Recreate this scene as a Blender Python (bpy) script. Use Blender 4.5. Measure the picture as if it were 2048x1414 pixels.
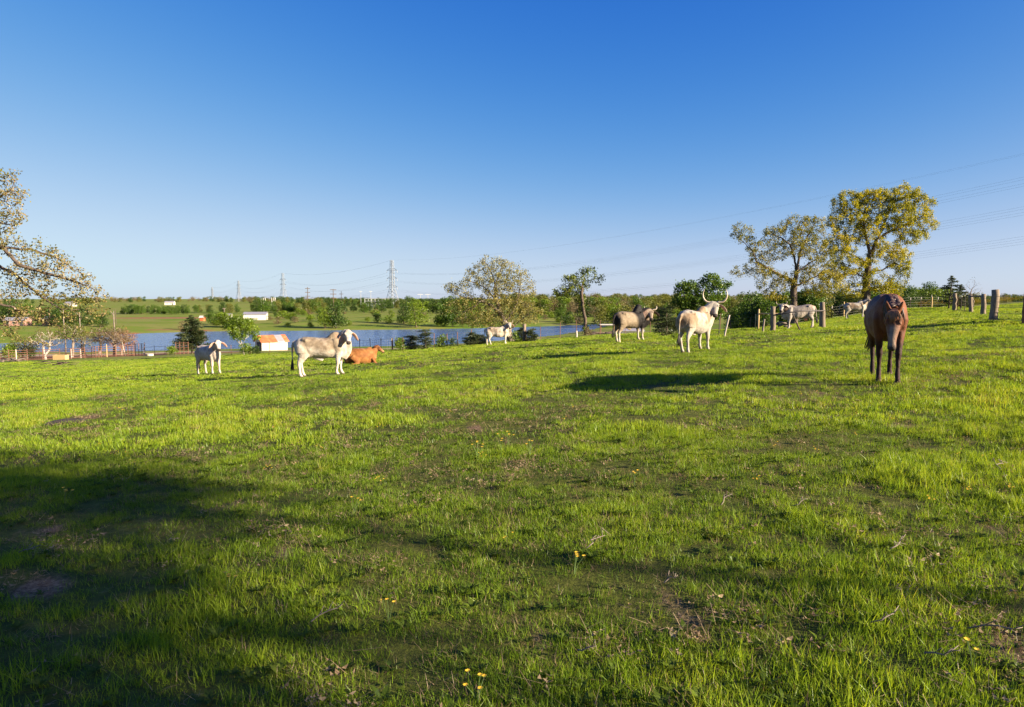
import bpy, bmesh, math, random
import numpy as np
from mathutils import Vector, Matrix

for o in list(bpy.data.objects):
    bpy.data.objects.remove(o)
R = math.radians
SC = bpy.context.scene
COL = SC.collection
rng = np.random.default_rng(7)
random.seed(7)

# ------------------------------------------------------------------ camera
EYE = 1.6
FPX = 1365.3                      # focal length in photograph pixels (24 mm on 36 mm)
PITCH = math.atan((707 - 597) / FPX)
cam_data = bpy.data.cameras.new('camera')
cam_data.lens = 24.0
cam_data.sensor_width = 36.0
cam_data.clip_start = 0.05
cam_data.clip_end = 12000
cam = bpy.data.objects.new('camera', cam_data)
cam.location = (0, 0, EYE)
cam.rotation_euler = (R(90) - PITCH, 0, 0)
COL.objects.link(cam)
SC.camera = cam

# ------------------------------------------------------------------ light
SUN_AZ = (0.925, -0.38)           # horizontal direction towards the sun
SUN_EL = R(17.5)
_l = math.hypot(*SUN_AZ)
SUN_V = Vector((SUN_AZ[0] / _l * math.cos(SUN_EL), SUN_AZ[1] / _l * math.cos(SUN_EL), math.sin(SUN_EL)))
sun_d = bpy.data.lights.new('sun', 'SUN')
sun_d.energy = 3.5
sun_d.angle = R(0.5)
sun_d.color = (1.0, 0.86, 0.64)
sun = bpy.data.objects.new('sun', sun_d)
sun.rotation_euler = (-SUN_V).to_track_quat('-Z', 'Y').to_euler()
sun.location = (60, -25, 40)
COL.objects.link(sun)

world = bpy.data.worlds.new('World')
SC.world = world
world.use_nodes = True
wn = world.node_tree.nodes
wl = world.node_tree.links
wn.clear()
sky = wn.new('ShaderNodeTexSky')
sky.sky_type = 'NISHITA'
sky.sun_disc = False
sky.sun_elevation = SUN_EL
sky.sun_rotation = math.atan2(SUN_AZ[0], SUN_AZ[1])
sky.altitude = 100
sky.air_density = 0.5
sky.dust_density = 0.5
sky.ozone_density = 6.0
# grade of the sky colour towards the saturated blue of the photograph (per channel, rolled off)
EXPOSURE = 2.35
sepc = wn.new('ShaderNodeSeparateColor'); comb = wn.new('ShaderNodeCombineColor')
wl.new(sky.outputs[0], sepc.inputs[0])
for ch, (pivot, gam, top) in enumerate(((0.88, 2.8, 0.68), (1.93, 1.65, 1.0), (1.6, 0.9, 1.13))):
    dv = wn.new('ShaderNodeMath'); dv.operation = 'DIVIDE'; dv.inputs[1].default_value = pivot
    pw = wn.new('ShaderNodeMath'); pw.operation = 'POWER'; pw.inputs[1].default_value = gam
    ad = wn.new('ShaderNodeMath'); ad.operation = 'ADD'; ad.inputs[1].default_value = 1.0
    qd = wn.new('ShaderNodeMath'); qd.operation = 'DIVIDE'
    sc = wn.new('ShaderNodeMath'); sc.operation = 'MULTIPLY'; sc.inputs[1].default_value = top * 10.0 / 2 ** EXPOSURE
    wl.new(sepc.outputs[ch], dv.inputs[0]); wl.new(dv.outputs[0], pw.inputs[0]); wl.new(pw.outputs[0], ad.inputs[0])
    wl.new(pw.outputs[0], qd.inputs[0]); wl.new(ad.outputs[0], qd.inputs[1]); wl.new(qd.outputs[0], sc.inputs[0]); wl.new(sc.outputs[0], comb.inputs[ch])
bg = wn.new('ShaderNodeBackground')
bg.inputs['Strength'].default_value = 0.10
wo = wn.new('ShaderNodeOutputWorld')
wl.new(comb.outputs[0], bg.inputs['Color'])
wl.new(bg.outputs[0], wo.inputs['Surface'])

SC.view_settings.view_transform = 'Standard'
SC.view_settings.look = 'None'
SC.view_settings.gamma = 1.0
SC.view_settings.use_curve_mapping = False
SC.view_settings.exposure = EXPOSURE
SC.cycles.max_bounces = 6
SC.cycles.diffuse_bounces = 3
SC.cycles.transmission_bounces = 4
SC.cycles.transparent_max_bounces = 6
SC.cycles.use_adaptive_sampling = True
SC.cycles.use_denoising = True

# ------------------------------------------------------------------ helpers
def tag(o, label=None, cat=None, group=None, kind=None):
    if label: o['label'] = label
    if cat: o['category'] = cat
    if group: o['group'] = group
    if kind: o['kind'] = kind
    return o

def empty(name, loc=(0, 0, 0), rz=0.0):
    o = bpy.data.objects.new(name, None)
    o.empty_display_size = 0.2
    o.location = loc
    o.rotation_euler = (0, 0, rz)
    COL.objects.link(o)
    return o

def link(name, me, mat=None, parent=None, loc=None):
    o = bpy.data.objects.new(name, me)
    if mat is not None and len(me.materials) == 0:
        me.materials.append(mat)
    if loc is not None: o.location = loc
    o.parent = parent
    COL.objects.link(o)
    return o

def copy_tree(o, parent=None):
    c = o.copy()
    COL.objects.link(c)
    c.parent = parent
    for ch in list(o.children):
        copy_tree(ch, c)
    return c

def np_mesh(name, V, F, smooth=False):
    """V (n,3), F (m,k) with equal k"""
    V = np.asarray(V, dtype=np.float32); F = np.asarray(F, dtype=np.int32)
    me = bpy.data.meshes.new(name)
    me.vertices.add(len(V)); me.vertices.foreach_set('co', V.ravel())
    k = F.shape[1]
    me.loops.add(F.size); me.loops.foreach_set('vertex_index', F.ravel())
    me.polygons.add(len(F))
    me.polygons.foreach_set('loop_start', np.arange(0, F.size, k, dtype=np.int32))
    me.polygons.foreach_set('loop_total', np.full(len(F), k, dtype=np.int32))
    if smooth:
        me.polygons.foreach_set('use_smooth', np.ones(len(F), dtype=bool))
    me.update(calc_edges=True)
    return me

class MB:
    """collects shapes, builds ONE mesh object"""
    def __init__(s): s.v = []; s.f = []
    def add(s, V, F):
        b = len(s.v)
        s.v += [tuple(p) for p in V]
        s.f += [tuple(i + b for i in f) for f in F]
        return s
    def box(s, c, d, rz=0.0, ry=0.0, jit=0.0):
        m = Matrix.Rotation(rz, 3, 'Z') @ Matrix.Rotation(ry, 3, 'Y')
        V = []
        for x in (-1, 1):
            for y in (-1, 1):
                for z in (-1, 1):
                    p = m @ Vector((x * d[0] / 2, y * d[1] / 2, z * d[2] / 2))
                    V.append((c[0] + p.x + random.uniform(-jit, jit), c[1] + p.y + random.uniform(-jit, jit), c[2] + p.z))
        return s.add(V, [(0, 1, 3, 2), (4, 6, 7, 5), (0, 4, 5, 1), (2, 3, 7, 6), (0, 2, 6, 4), (1, 5, 7, 3)])
    def tube(s, pts, rad, n=6, cap=True):
        pts = [Vector(p) for p in pts]
        if not hasattr(rad, '__len__'): rad = [rad] * len(pts)
        V = []; ref = None
        for i, p in enumerate(pts):
            t = (pts[min(i + 1, len(pts) - 1)] - pts[max(i - 1, 0)])
            t = t.normalized() if t.length > 1e-9 else Vector((0, 0, 1))
            if ref is None:
                ref = Vector((1, 0, 0)) if abs(t.x) < 0.8 else Vector((0, 1, 0))
            a = (ref - t * ref.dot(t)).normalized(); b = t.cross(a); ref = a
            for k in range(n):
                w = 2 * math.pi * k / n
                V.append(p + (a * math.cos(w) + b * math.sin(w)) * rad[i])
        F = []
        for i in range(len(pts) - 1):
            for k in range(n):
                k2 = (k + 1) % n
                F.append((i * n + k, i * n + k2, (i + 1) * n + k2, (i + 1) * n + k))
        if cap:
            F.append(tuple(range(n - 1, -1, -1)))
            F.append(tuple((len(pts) - 1) * n + k for k in range(n)))
        return s.add(V, F)
    def mesh(s, name, smooth=False):
        me = bpy.data.meshes.new(name)
        me.from_pydata([tuple(p) for p in s.v], [], s.f)
        if smooth:
            me.polygons.foreach_set('use_smooth', [True] * len(me.polygons))
        me.update()
        return me
    def build(s, name, mat, parent=None, smooth=False, loc=None):
        return link(name, s.mesh(name, smooth), mat, parent, loc)

# value noise (numpy) for scattering
def _hash(ix, iy, seed):
    h = (ix * 374761393 + iy * 668265263 + seed * 974634557) & 0xffffffff
    h = ((h ^ (h >> 13)) * 1274126177) & 0xffffffff
    return ((h ^ (h >> 16)) & 0xffff) / 65535.0
def vnoise(x, y, s=1.0, seed=0):
    x = np.asarray(x, float) / s; y = np.asarray(y, float) / s
    ix = np.floor(x).astype(np.int64); iy = np.floor(y).astype(np.int64)
    fx = x - ix; fy = y - iy
    fx = fx * fx * (3 - 2 * fx); fy = fy * fy * (3 - 2 * fy)
    a = _hash(ix, iy, seed); b = _hash(ix + 1, iy, seed); c = _hash(ix, iy + 1, seed); d = _hash(ix + 1, iy + 1, seed)
    return (a * (1 - fx) + b * fx) * (1 - fy) + (c * (1 - fx) + d * fx) * fy
def fbm(x, y, s=1.0, seed=0, o=3):
    t = 0; a = 1; n = 0
    for k in range(o):
        t = t + a * vnoise(x, y, s / 2 ** k, seed + k); n += a; a *= 0.55
    return t / n

# place in the field seen at photograph position (px, py) at distance Y ahead of the camera
_c, _s = math.cos(PITCH), math.sin(PITCH)
def W(px, py, Y):
    dx = (px - 1024) / FPX; dy = (707 - py) / FPX
    t = Y / (_c + dy * _s)
    return Vector((dx * t, Y, EYE + t * (-_s + dy * _c)))

# ------------------------------------------------------------------ materials
def new_mat(name):
    m = bpy.data.materials.new(name)
    m.use_nodes = True
    nt = m.node_tree
    nt.nodes.clear()
    out = nt.nodes.new('ShaderNodeOutputMaterial')
    return m, nt, out
def N(nt, t, **kw):
    n = nt.nodes.new(t)
    for k, v in kw.items(): setattr(n, k, v)
    return n
def ramp(nt, stops, fac=None, interp='LINEAR'):
    r = nt.nodes.new('ShaderNodeValToRGB')
    r.color_ramp.interpolation = interp
    e = r.color_ramp.elements
    while len(e) < len(stops): e.new(0.5)
    for i, (p, c) in enumerate(stops):
        e[i].position = p
        e[i].color = (c[0], c[1], c[2], 1)
    if fac is not None: nt.links.new(fac, r.inputs[0])
    return r
def mixc(nt, fac, a, b, mode='MIX'):
    m = nt.nodes.new('ShaderNodeMix'); m.data_type = 'RGBA'; m.blend_type = mode
    def put(sock, v):
        if hasattr(v, 'links'): nt.links.new(v, sock)
        elif isinstance(v, (int, float)): sock.default_value = v
        else: sock.default_value = (v[0], v[1], v[2], 1)
    put(m.inputs[0], fac); put(m.inputs[6], a); put(m.inputs[7], b)
    return m.outputs[2]
def noise_node(nt, scale, detail=4, rough=0.55, coord='Object', dist=0.0):
    tc = nt.nodes.new('ShaderNodeTexCoord')
    n = nt.nodes.new('ShaderNodeTexNoise')
    n.inputs['Scale'].default_value = scale
    n.inputs['Detail'].default_value = detail
    n.inputs['Roughness'].default_value = rough
    n.inputs['Distortion'].default_value = dist
    nt.links.new(tc.outputs[coord], n.inputs['Vector'])
    return n
def surf(name, c1, c2=None, rough=0.8, scale=8.0, bump=0.0, metal=0.0, c3=None, bscale=None, stretch=None):
    m, nt, out = new_mat(name)
    p = N(nt, 'ShaderNodeBsdfPrincipled')
    p.inputs['Roughness'].default_value = rough
    p.inputs['Metallic'].default_value = metal
    n = noise_node(nt, scale)
    if stretch:
        mp = N(nt, 'ShaderNodeMapping'); mp.inputs['Scale'].default_value = stretch
        src = n.inputs['Vector'].links[0].from_socket
        nt.links.new(src, mp.inputs['Vector']); nt.links.new(mp.outputs[0], n.inputs['Vector'])
    c2 = c2 or tuple(x * 0.7 for x in c1)
    st = [(0.3, c2), (0.7, c1)] if c3 is None else [(0.28, c2), (0.5, c1), (0.74, c3)]
    r = ramp(nt, st, n.outputs['Fac'])
    nt.links.new(r.outputs[0], p.inputs['Base Color'])
    if bump:
        b = N(nt, 'ShaderNodeBump'); b.inputs['Strength'].default_value = bump
        n2 = noise_node(nt, bscale or scale * 3)
        nt.links.new(n2.outputs['Fac'], b.inputs['Height']); nt.links.new(b.outputs[0], p.inputs['Normal'])
    nt.links.new(p.outputs[0], out.inputs[0])
    return m
def leaf_mat(name, cols, trans=0.45, clump=1.2, attr='rnd', attr_type='GEOMETRY', gloss=0.025):
    """cols: ramp stops over (random per leaf + clump noise)"""
    m, nt, out = new_mat(name)
    a = N(nt, 'ShaderNodeAttribute'); a.attribute_name = attr; a.attribute_type = attr_type
    n = noise_node(nt, clump, 2)
    mul = N(nt, 'ShaderNodeMath', operation='MULTIPLY_ADD')
    nt.links.new(n.outputs['Fac'], mul.inputs[0]); mul.inputs[1].default_value = 1.7; mul.inputs[2].default_value = -0.35
    av = N(nt, 'ShaderNodeMix'); av.inputs[0].default_value = 0.5
    nt.links.new(a.outputs['Fac'], av.inputs[2]); nt.links.new(mul.outputs[0], av.inputs[3])
    r = ramp(nt, cols, av.outputs[0])
    d = N(nt, 'ShaderNodeBsdfDiffuse'); t = N(nt, 'ShaderNodeBsdfTranslucent'); g = N(nt, 'ShaderNodeBsdfGlossy')
    g.inputs['Roughness'].default_value = 0.45
    tcol = mixc(nt, 1.0, r.outputs[0], (1.25, 1.15, 0.6), 'MULTIPLY')
    nt.links.new(r.outputs[0], d.inputs[0]); nt.links.new(tcol, t.inputs[0])
    ms = N(nt, 'ShaderNodeMixShader'); ms.inputs[0].default_value = trans
    nt.links.new(d.outputs[0], ms.inputs[1]); nt.links.new(t.outputs[0], ms.inputs[2])
    m2 = N(nt, 'ShaderNodeMixShader'); m2.inputs[0].default_value = gloss
    nt.links.new(ms.outputs[0], m2.inputs[1]); nt.links.new(g.outputs[0], m2.inputs[2])
    nt.links.new(m2.outputs[0], out.inputs[0])
    return m

M = {}
M['bark'] = surf('oak bark', (0.085, 0.058, 0.042), (0.035, 0.025, 0.02), 0.95, 9, 0.6, c3=(0.15, 0.11, 0.08))
M['bark_pale'] = surf('pale grey bark', (0.24, 0.19, 0.155), (0.12, 0.09, 0.07), 0.95, 6, 0.5)
M['bark_white'] = surf('white bark', (0.45, 0.39, 0.33), (0.25, 0.2, 0.17), 0.9, 6, 0.3)
M['post_wood'] = surf('weathered post wood', (0.18, 0.135, 0.095), (0.07, 0.05, 0.038), 0.95, 10, 0.7, c3=(0.28, 0.215, 0.15), stretch=(3, 3, 0.35))
M['new_wood'] = surf('yellow lumber', (0.52, 0.36, 0.16), (0.36, 0.23, 0.10), 0.85, 8, 0.2, stretch=(3, 3, 0.4))
M['rust'] = surf('rusty pipe', (0.16, 0.07, 0.042), (0.09, 0.04, 0.028), 0.85, 6, 0.2, c3=(0.22, 0.10, 0.06))
M['dark_pipe'] = surf('dark pipe', (0.035, 0.025, 0.025), (0.02, 0.015, 0.015), 0.6, 10)
M['wire'] = surf('galvanised wire', (0.15, 0.14, 0.125), (0.09, 0.08, 0.07), 0.6, 4)
M['steel'] = surf('galvanised tower steel', (0.42, 0.42, 0.42), (0.30, 0.30, 0.31), 0.55, 0.3, metal=0.3)
M['cable'] = surf('power cable', (0.20, 0.20, 0.21), (0.16, 0.16, 0.17), 0.6, 0.1)
M['white_paint'] = surf('chalky white paint', (0.55, 0.49, 0.41), (0.40, 0.34, 0.28), 0.8, 3, 0.1)
M['white_metal'] = surf('white metal siding', (0.58, 0.54, 0.48), (0.46, 0.42, 0.37), 0.6, 2)
M['tin_red'] = surf('rusted roof tin', (0.50, 0.11, 0.035), (0.33, 0.075, 0.035), 0.7, 1.5, c3=(0.58, 0.20, 0.08))
M['tin_grey'] = surf('grey roof tin', (0.46, 0.43, 0.42), (0.34, 0.30, 0.29), 0.45, 1.5, metal=0.4)
M['tin_dark'] = surf('dull roof tin', (0.30, 0.20, 0.16), (0.20, 0.12, 0.10), 0.6, 1.5)
M['glass'] = surf('dark window glass', (0.03, 0.035, 0.045), (0.02, 0.025, 0.03), 0.1, 3)
M['dark_in'] = surf('dark door and shaded opening', (0.055, 0.05, 0.055), (0.03, 0.028, 0.03), 0.9, 4)  # doors, and the painted shade inside the barn's open end
M['pink_wall'] = surf('pinkish siding', (0.36, 0.20, 0.15), (0.26, 0.14, 0.11), 0.8, 2)
M['hoof'] = surf('hoof horn', (0.09, 0.07, 0.05), (0.05, 0.04, 0.03), 0.6, 20)
M['horn'] = surf('cattle horn', (0.42, 0.33, 0.23), (0.28, 0.21, 0.14), 0.45, 6, c3=(0.5, 0.42, 0.31))
M['eye'] = surf('dark eye', (0.01, 0.008, 0.007), (0.006, 0.005, 0.005), 0.08, 5)
M['black_hair'] = surf('black tail hair', (0.03, 0.022, 0.018), (0.012, 0.01, 0.009), 0.6, 30)
M['mane_hair'] = surf('dark brown mane hair', (0.06, 0.03, 0.022), (0.03, 0.015, 0.012), 0.55, 25)
M['forelock'] = surf('ginger forelock hair', (0.33, 0.15, 0.045), (0.14, 0.06, 0.03), 0.55, 25)
# ------------------------------------------------------------------ terrain
LAKE_Z = -9.0
def lakeD(py): return (EYE - LAKE_Z) * FPX / (py - 597)
shore_near = [(-420, 716), (-150, 710), (0, 706), (150, 704.5), (300, 702), (450, 698), (600, 695.5), (750, 693), (880, 690), (960, 684), (1050, 676.5), (1120, 669), (1180, 660), (1216, 651.5)]
shore_far = [(1216, 647.5), (1150, 650), (1080, 653), (1000, 655.5), (900, 657.5), (800, 659), (700, 660), (600, 661.2), (480, 662), (380, 663.5), (300, 666), (220, 670), (140, 676), (70, 683), (0, 687), (-150, 692), (-420, 697)]
def shore_pt(px, py):
    D = lakeD(py); p = W(px, py, D); return (p.x, D)
LAKE = np.array([shore_pt(*q) for q in shore_near + shore_far])

def poly_sd(x, y, P):
    """signed distance to polygon (negative inside), vectorised"""
    x = np.asarray(x, float); y = np.asarray(y, float)
    d = np.full(x.shape, 1e18); ins = np.zeros(x.shape, bool)
    n = len(P)
    for i in range(n):
        ax, ay = P[i]; bx, by = P[(i + 1) % n]
        ex, ey = bx - ax, by - ay
        t = np.clip(((x - ax) * ex + (y - ay) * ey) / (ex * ex + ey * ey), 0, 1)
        d = np.minimum(d, (x - ax - t * ex) ** 2 + (y - ay - t * ey) ** 2)
        c = ((ay > y) != (by > y)) & (x < (bx - ax) * (y - ay) / (by - ay + 1e-12) + ax)
        ins ^= c
    d = np.sqrt(d)
    return np.where(ins, -d, d)

_cp = []
for px, py, D in [
    (1780, 760, 11.8), (1400, 702, 21.5), (1265, 682, 32), (1000, 689.5, 46), (425, 748, 27), (650, 752, 21), (730, 727, 32),
    (1595, 657, 39), (1715, 636, 52), (1546, 662, 36), (1645, 656, 36), (1988, 641, 30), (1966, 629, 44), (1908, 622, 55), (2046, 652, 23),
    (0, 736, 60), (200, 726, 66), (370, 715, 72), (560, 707, 66), (760, 703, 58), (870, 698, 50), (1050, 686, 47), (1180, 675, 50), (1300, 668, 50), (1440, 662, 44),
    (0, 724, 84), (200, 714, 96), (380, 707, 104), (540, 702, 120), (700, 698, 122), (900, 694, 118), (1050, 683, 110), (1150, 677, 110), (1260, 671, 100),
    (2000, 611, 75), (1800, 618, 75), (2000, 607, 105), (-300, 800, 25), (-300, 745, 70)]:
    p = W(px, py, D); _cp.append((p.x, p.y, p.z))
for px, Y, z in [(1350, 130, -6.3), (1500, 130, -4.5), (1650, 130, -3.0), (1800, 130, -1.5), (2000, 180, -1.8), (2300, 130, 1.0),
                 (1350, 250, -8.2), (1600, 250, -6.5), (2000, 320, -6.0), (2400, 300, -2.0)]:
    p = W(px, 600, Y); _cp.append((p.x, Y, z))
for a, b in shore_near + shore_far:
    x, y = shore_pt(a, b); _cp.append((x, y, LAKE_Z + 0.12))
for px in (-600, -200, 100, 400, 700, 1000, 1250):
    p = W(px, 600, 345); _cp.append((p.x, 345, -8.3 + 0.5 * (px < 500)))
    p = W(px, 600, 700); _cp.append((p.x, 700, -7.6 + 1.2 * (px < 500)))
for px in (-1500, -600, 0, 500, 1000, 1500, 2000, 2600, 3500):
    for Y, z in ((1300, -6.0), (2600, -6.0), (4500, -6.0)):
        p = W(px, 600, Y); _cp.append((p.x, Y, z + (1.5 if px < 700 else 0)))
_cp += [(0, 0, 0), (3, 3, 0.15), (-3, 3, -0.15), (-6, 8, -0.42), (0, 8, -0.1), (0, 14, -0.22), (14, 12, 0.62), (-14, 12, -1.05), (20, -8, 0.95), (-20, -8, -1.0), (0, -25, 0.2),
        (60, -20, 2.5), (-60, -20, -3.2), (60, 30, 2.6), (0, -300, 1), (300, -200, 4), (-300, -200, -7), (400, 100, 3), (-300, 80, -8.5), (-300, 150, -9.2)]
_cp = np.array(_cp)
def _warp(x, y):
    r = np.hypot(x, y + 12); th = np.arctan2(x, y + 12)
    l = np.log(r + 6)
    return np.stack([l * 1.5 * np.sin(th * 0.9), l * 1.5 * np.cos(th * 0.9)], -1)
_cw = _warp(_cp[:, 0], _cp[:, 1])
def _phi(r): return r ** 2 * np.log(r + 1e-9)
_n = len(_cp)
_A = np.zeros((_n + 3, _n + 3))
_dd = np.hypot(_cw[:, None, 0] - _cw[None, :, 0], _cw[:, None, 1] - _cw[None, :, 1])
_A[:_n, :_n] = _phi(_dd) + np.eye(_n) * 0.0006
_A[:_n, _n] = 1; _A[:_n, _n + 1:] = _cw
_A[_n, :_n] = 1; _A[_n + 1:, :_n] = _cw.T
_wt = np.linalg.solve(_A, np.concatenate([_cp[:, 2], [0, 0, 0]]))
def Hbase(x, y):
    x = np.atleast_1d(np.asarray(x, float)); y = np.atleast_1d(np.asarray(y, float))
    w = _warp(x, y); out = np.empty(len(x))
    for i in range(0, len(x), 20000):
        q = w[i:i + 20000]
        d = np.hypot(q[:, None, 0] - _cw[None, :, 0], q[:, None, 1] - _cw[None, :, 1])
        out[i:i + 20000] = _phi(d) @ _wt[:_n] + _wt[_n] + q @ _wt[_n + 1:]
    return out
def Hn(x, y):
    x = np.atleast_1d(np.asarray(x, float)); y = np.atleast_1d(np.asarray(y, float))
    h = Hbase(x, y)
    r = np.hypot(x, y)
    h = h + (fbm(x, y, 2.2, 3, 3) - 0.5) * 0.11 * np.clip(1.3 - r / 60, 0.2, 1) + (fbm(x, y, 30, 9, 2) - 0.5) * np.clip((r - 40) / 200, 0, 1) * 0.8
    sd = poly_sd(x, y, LAKE)
    near = np.clip(1 - sd / 14, 0, 1)
    hi = np.maximum(h, LAKE_Z + 0.08 + np.clip(sd, 0, 40) * 0.03)
    hs_ = np.where(sd < 0, LAKE_Z - np.clip(-sd * 0.12, 0.1, 1.5), np.where(r > 70, hi, h))
    far = r > 70
    lim = np.where(far & (sd >= 0), np.maximum(hs_ * (1 - near) + (LAKE_Z + 0.10 + np.clip(sd, 0, 14) * 0.04) * near, LAKE_Z + 0.08), hs_)
    return lim
def H(x, y): return float(Hn([x], [y])[0])
def G(px, Y):
    """point on the ground at photograph column px, distance Y"""
    p = W(px, 640, Y)
    for _ in range(4):
        z = H(p.x, Y)
        dyc = None
        # solve column at that height
        py = project((p.x, Y, z))[1]
        p = W(px, py, Y)
    return Vector((p.x, Y, H(p.x, Y)))
def project(P):
    X, Y, Z = P; h = Z - EYE
    zc = Y * _c - h * _s; yc = Y * _s + h * _c
    return 1024 + FPX * X / zc, 707 - FPX * yc / zc
def Gray(px, py, dmax=400, n=240):
    """first point of the ground met by the sight line through (px, py)"""
    Ys = np.exp(np.linspace(math.log(1.6), math.log(dmax), n))
    P = [W(px, py, y) for y in Ys]
    hz = Hn([p.x for p in P], Ys)
    pz = np.array([p.z for p in P])
    k = np.argmax(pz <= hz)
    if pz[k] > hz[k]: return None
    if k > 0:
        a = pz[k - 1] - hz[k - 1]; b = hz[k] - pz[k]; t = a / (a + b + 1e-9)
        Y = Ys[k - 1] + (Ys[k] - Ys[k - 1]) * t
    else: Y = Ys[0]
    p = W(px, py, Y); return Vector((p.x, Y, H(p.x, Y)))

# bare, dry patches seen in the meadow: (px, py, half width px, half height px)
BARE_PX = [(95, 1165, 100, 28), (60, 1072, 60, 14), (465, 1012, 34, 14), (578, 960, 22, 9), (1130, 860, 24, 8), (1560, 885, 40, 10), (1300, 1165, 45, 22), (1330, 1190, 30, 12),
           (590, 1090, 45, 16), (952, 856, 16, 6), (220, 790, 60, 5), (180, 832, 45, 6), (590, 833, 30, 5), (1985, 980, 20, 45), (2000, 1060, 16, 30), (1470, 1095, 25, 10), (1520, 800, 40, 4),
           (1800, 850, 60, 8), (1020, 890, 12, 5), (120, 735, 30, 3), (1700, 985, 20, 8), (1080, 1270, 30, 14), (2010, 1290, 60, 22), (700, 1330, 40, 14), (400, 830, 20, 4), (1250, 1075, 20, 8), (1400, 1260, 60, 12),
           (300, 1180, 30, 10), (850, 1180, 25, 10), (740, 900, 20, 5), (1640, 790, 30, 4), (1900, 880, 30, 7), (830, 985, 16, 5), (1180, 960, 20, 6), (1430, 960, 20, 6)]
BARE = []
for bx, by, bw, bh in BARE_PX:
    c = Gray(bx, by, 80)
    if c is None: continue
    l = Gray(bx + bw, by, 80); u = Gray(bx, by - bh, 80)
    BARE.append((c.x, c.y, abs(l.x - c.x) if l else 0.3, max(abs(u.y - c.y) if u else 0.3, 0.12)))
def bare_mask(x, y):
    m = np.zeros(np.shape(x)); nz_ = fbm(x, y, 0.22, 61, 3) * 1.9
    for cx, cy, rx, ry in BARE:
        d = ((x - cx) / rx) ** 2 + ((y - cy) / ry) ** 2
        m = np.maximum(m, np.clip(1.55 - d * 0.55 - nz_, 0, 1))
    return m

# mesh: rings round a point behind the camera, fine where the camera looks
def _ang():
    a = list(np.linspace(-58, 58, 420))
    a += list(np.linspace(58, 302, 90))[1:-1]
    return np.radians(a)
_th = _ang()
_rad = np.concatenate([np.linspace(0.5, 12, 24)[:-1], np.exp(np.linspace(math.log(12), math.log(9000), 330))])
_T, _Rr = np.meshgrid(_th, _rad)
_gx = (_Rr * np.sin(_T)).ravel(); _gy = (_Rr * np.cos(_T) - 12).ravel()
_gz = Hn(_gx, _gy)
_nc = len(_th); _nr = len(_rad)
_i = np.arange(_nr - 1)[:, None] * _nc; _j = np.arange(_nc)[None, :]
_F = np.stack([_i + _j, _i + (_j + 1) % _nc, _i + _nc + (_j + 1) % _nc, _i + _nc + _j], -1).reshape(-1, 4)[:, ::-1]
gme = np_mesh('ground', np.stack([_gx, _gy, _gz], -1), _F, True)

# worn soil, dirt road, far fields: what the ground is made of at each place
ROAD = [(-200, 724.0, 128), (60, 712, 118), (200, 709, 116), (380, 704.5, 120), (520, 700.5, 124), (640, 698, 126), (760, 695.5, 128), (900, 692.5, 128), (1000, 686, 130), (1100, 680, 132), (1250, 674, 135), (1400, 668, 140)]
_rp = np.array([(W(a, b, d).x, d) for a, b, d in ROAD])
def dist_line(x, y, P):
    d = np.full(np.shape(x), 1e9)
    for i in range(len(P) - 1):
        ax, ay = P[i]; bx, by = P[i + 1]; ex, ey = bx - ax, by - ay
        t = np.clip(((x - ax) * ex + (y - ay) * ey) / (ex * ex + ey * ey), 0, 1)
        d = np.minimum(d, np.hypot(x - ax - t * ex, y - ay - t * ey))
    return d
_road = np.clip(1.7 - dist_line(_gx, _gy, _rp) / 3.6, 0, 1)
_pen = np.zeros(len(_gx))
for px, D, rx, ry, k in [(60, 102, 28, 12, 1.4), (200, 104, 20, 11, 1.4), (330, 110, 12, 6, 1.2), (-150, 100, 26, 11, 1.4)]:
    p = W(px, 700, D)
    _pen = np.maximum(_pen, k * np.clip(1.5 - (((_gx - p.x) / rx) ** 2 + ((_gy - D) / ry) ** 2), 0, 1))
for px, D, rx, ry, k in [(330, 330, 28, 14, 0.9), (280, 205, 26, 3.0, 0.9), (360, 222, 20, 2.5, 0.8)]:
    p = W(px, 650, D)
    _pen = np.maximum(_pen, k * np.clip(1.4 - (((_gx - p.x) / rx) ** 2 + ((_gy - D) / ry) ** 2), 0, 1))
_bare = bare_mask(_gx, _gy)
_soil = np.maximum(_pen, _bare * 0.0)
def fattr(me, name, arr, dom='POINT'):
    a = me.attributes.new(name, 'FLOAT', dom)
    a.data.foreach_set('value', np.asarray(arr, dtype=np.float32))
fattr(gme, 'soil', _soil); fattr(gme, 'road', _road); fattr(gme, 'bare', _bare)
fattr(gme, 'farness', np.clip((np.hypot(_gx, _gy) - 42) / 45, 0, 1))

m, nt, out = new_mat('pasture ground')
L = nt.links.new
p = N(nt, 'ShaderNodeBsdfPrincipled'); p.inputs['Roughness'].default_value = 0.95
p.inputs['Specular IOR Level'].default_value = 0.1
n1 = noise_node(nt, 0.5, 6, 0.62); n2 = noise_node(nt, 9, 6, 0.75); n3 = noise_node(nt, 0.022, 5, 0.62); n4 = noise_node(nt, 45, 3, 0.7)
near_c = ramp(nt, [(0.30, (0.030, 0.022, 0.012)), (0.45, (0.060, 0.050, 0.016)), (0.58, (0.10, 0.095, 0.018)), (0.74, (0.19, 0.145, 0.065))], n2.outputs['Fac'])
patch = ramp(nt, [(0.32, (0.050, 0.080, 0.009)), (0.50, (0.085, 0.125, 0.010)), (0.68, (0.135, 0.15, 0.018))], n1.outputs['Fac'])
c = mixc(nt, 0.35, near_c.outputs[0], patch.outputs[0])
farc = ramp(nt, [(0.30, (0.11, 0.185, 0.014)), (0.43, (0.155, 0.205, 0.020)), (0.53, (0.24, 0.215, 0.06)), (0.62, (0.155, 0.22, 0.018)), (0.75, (0.21, 0.205, 0.05))], n3.outputs['Fac'])
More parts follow.
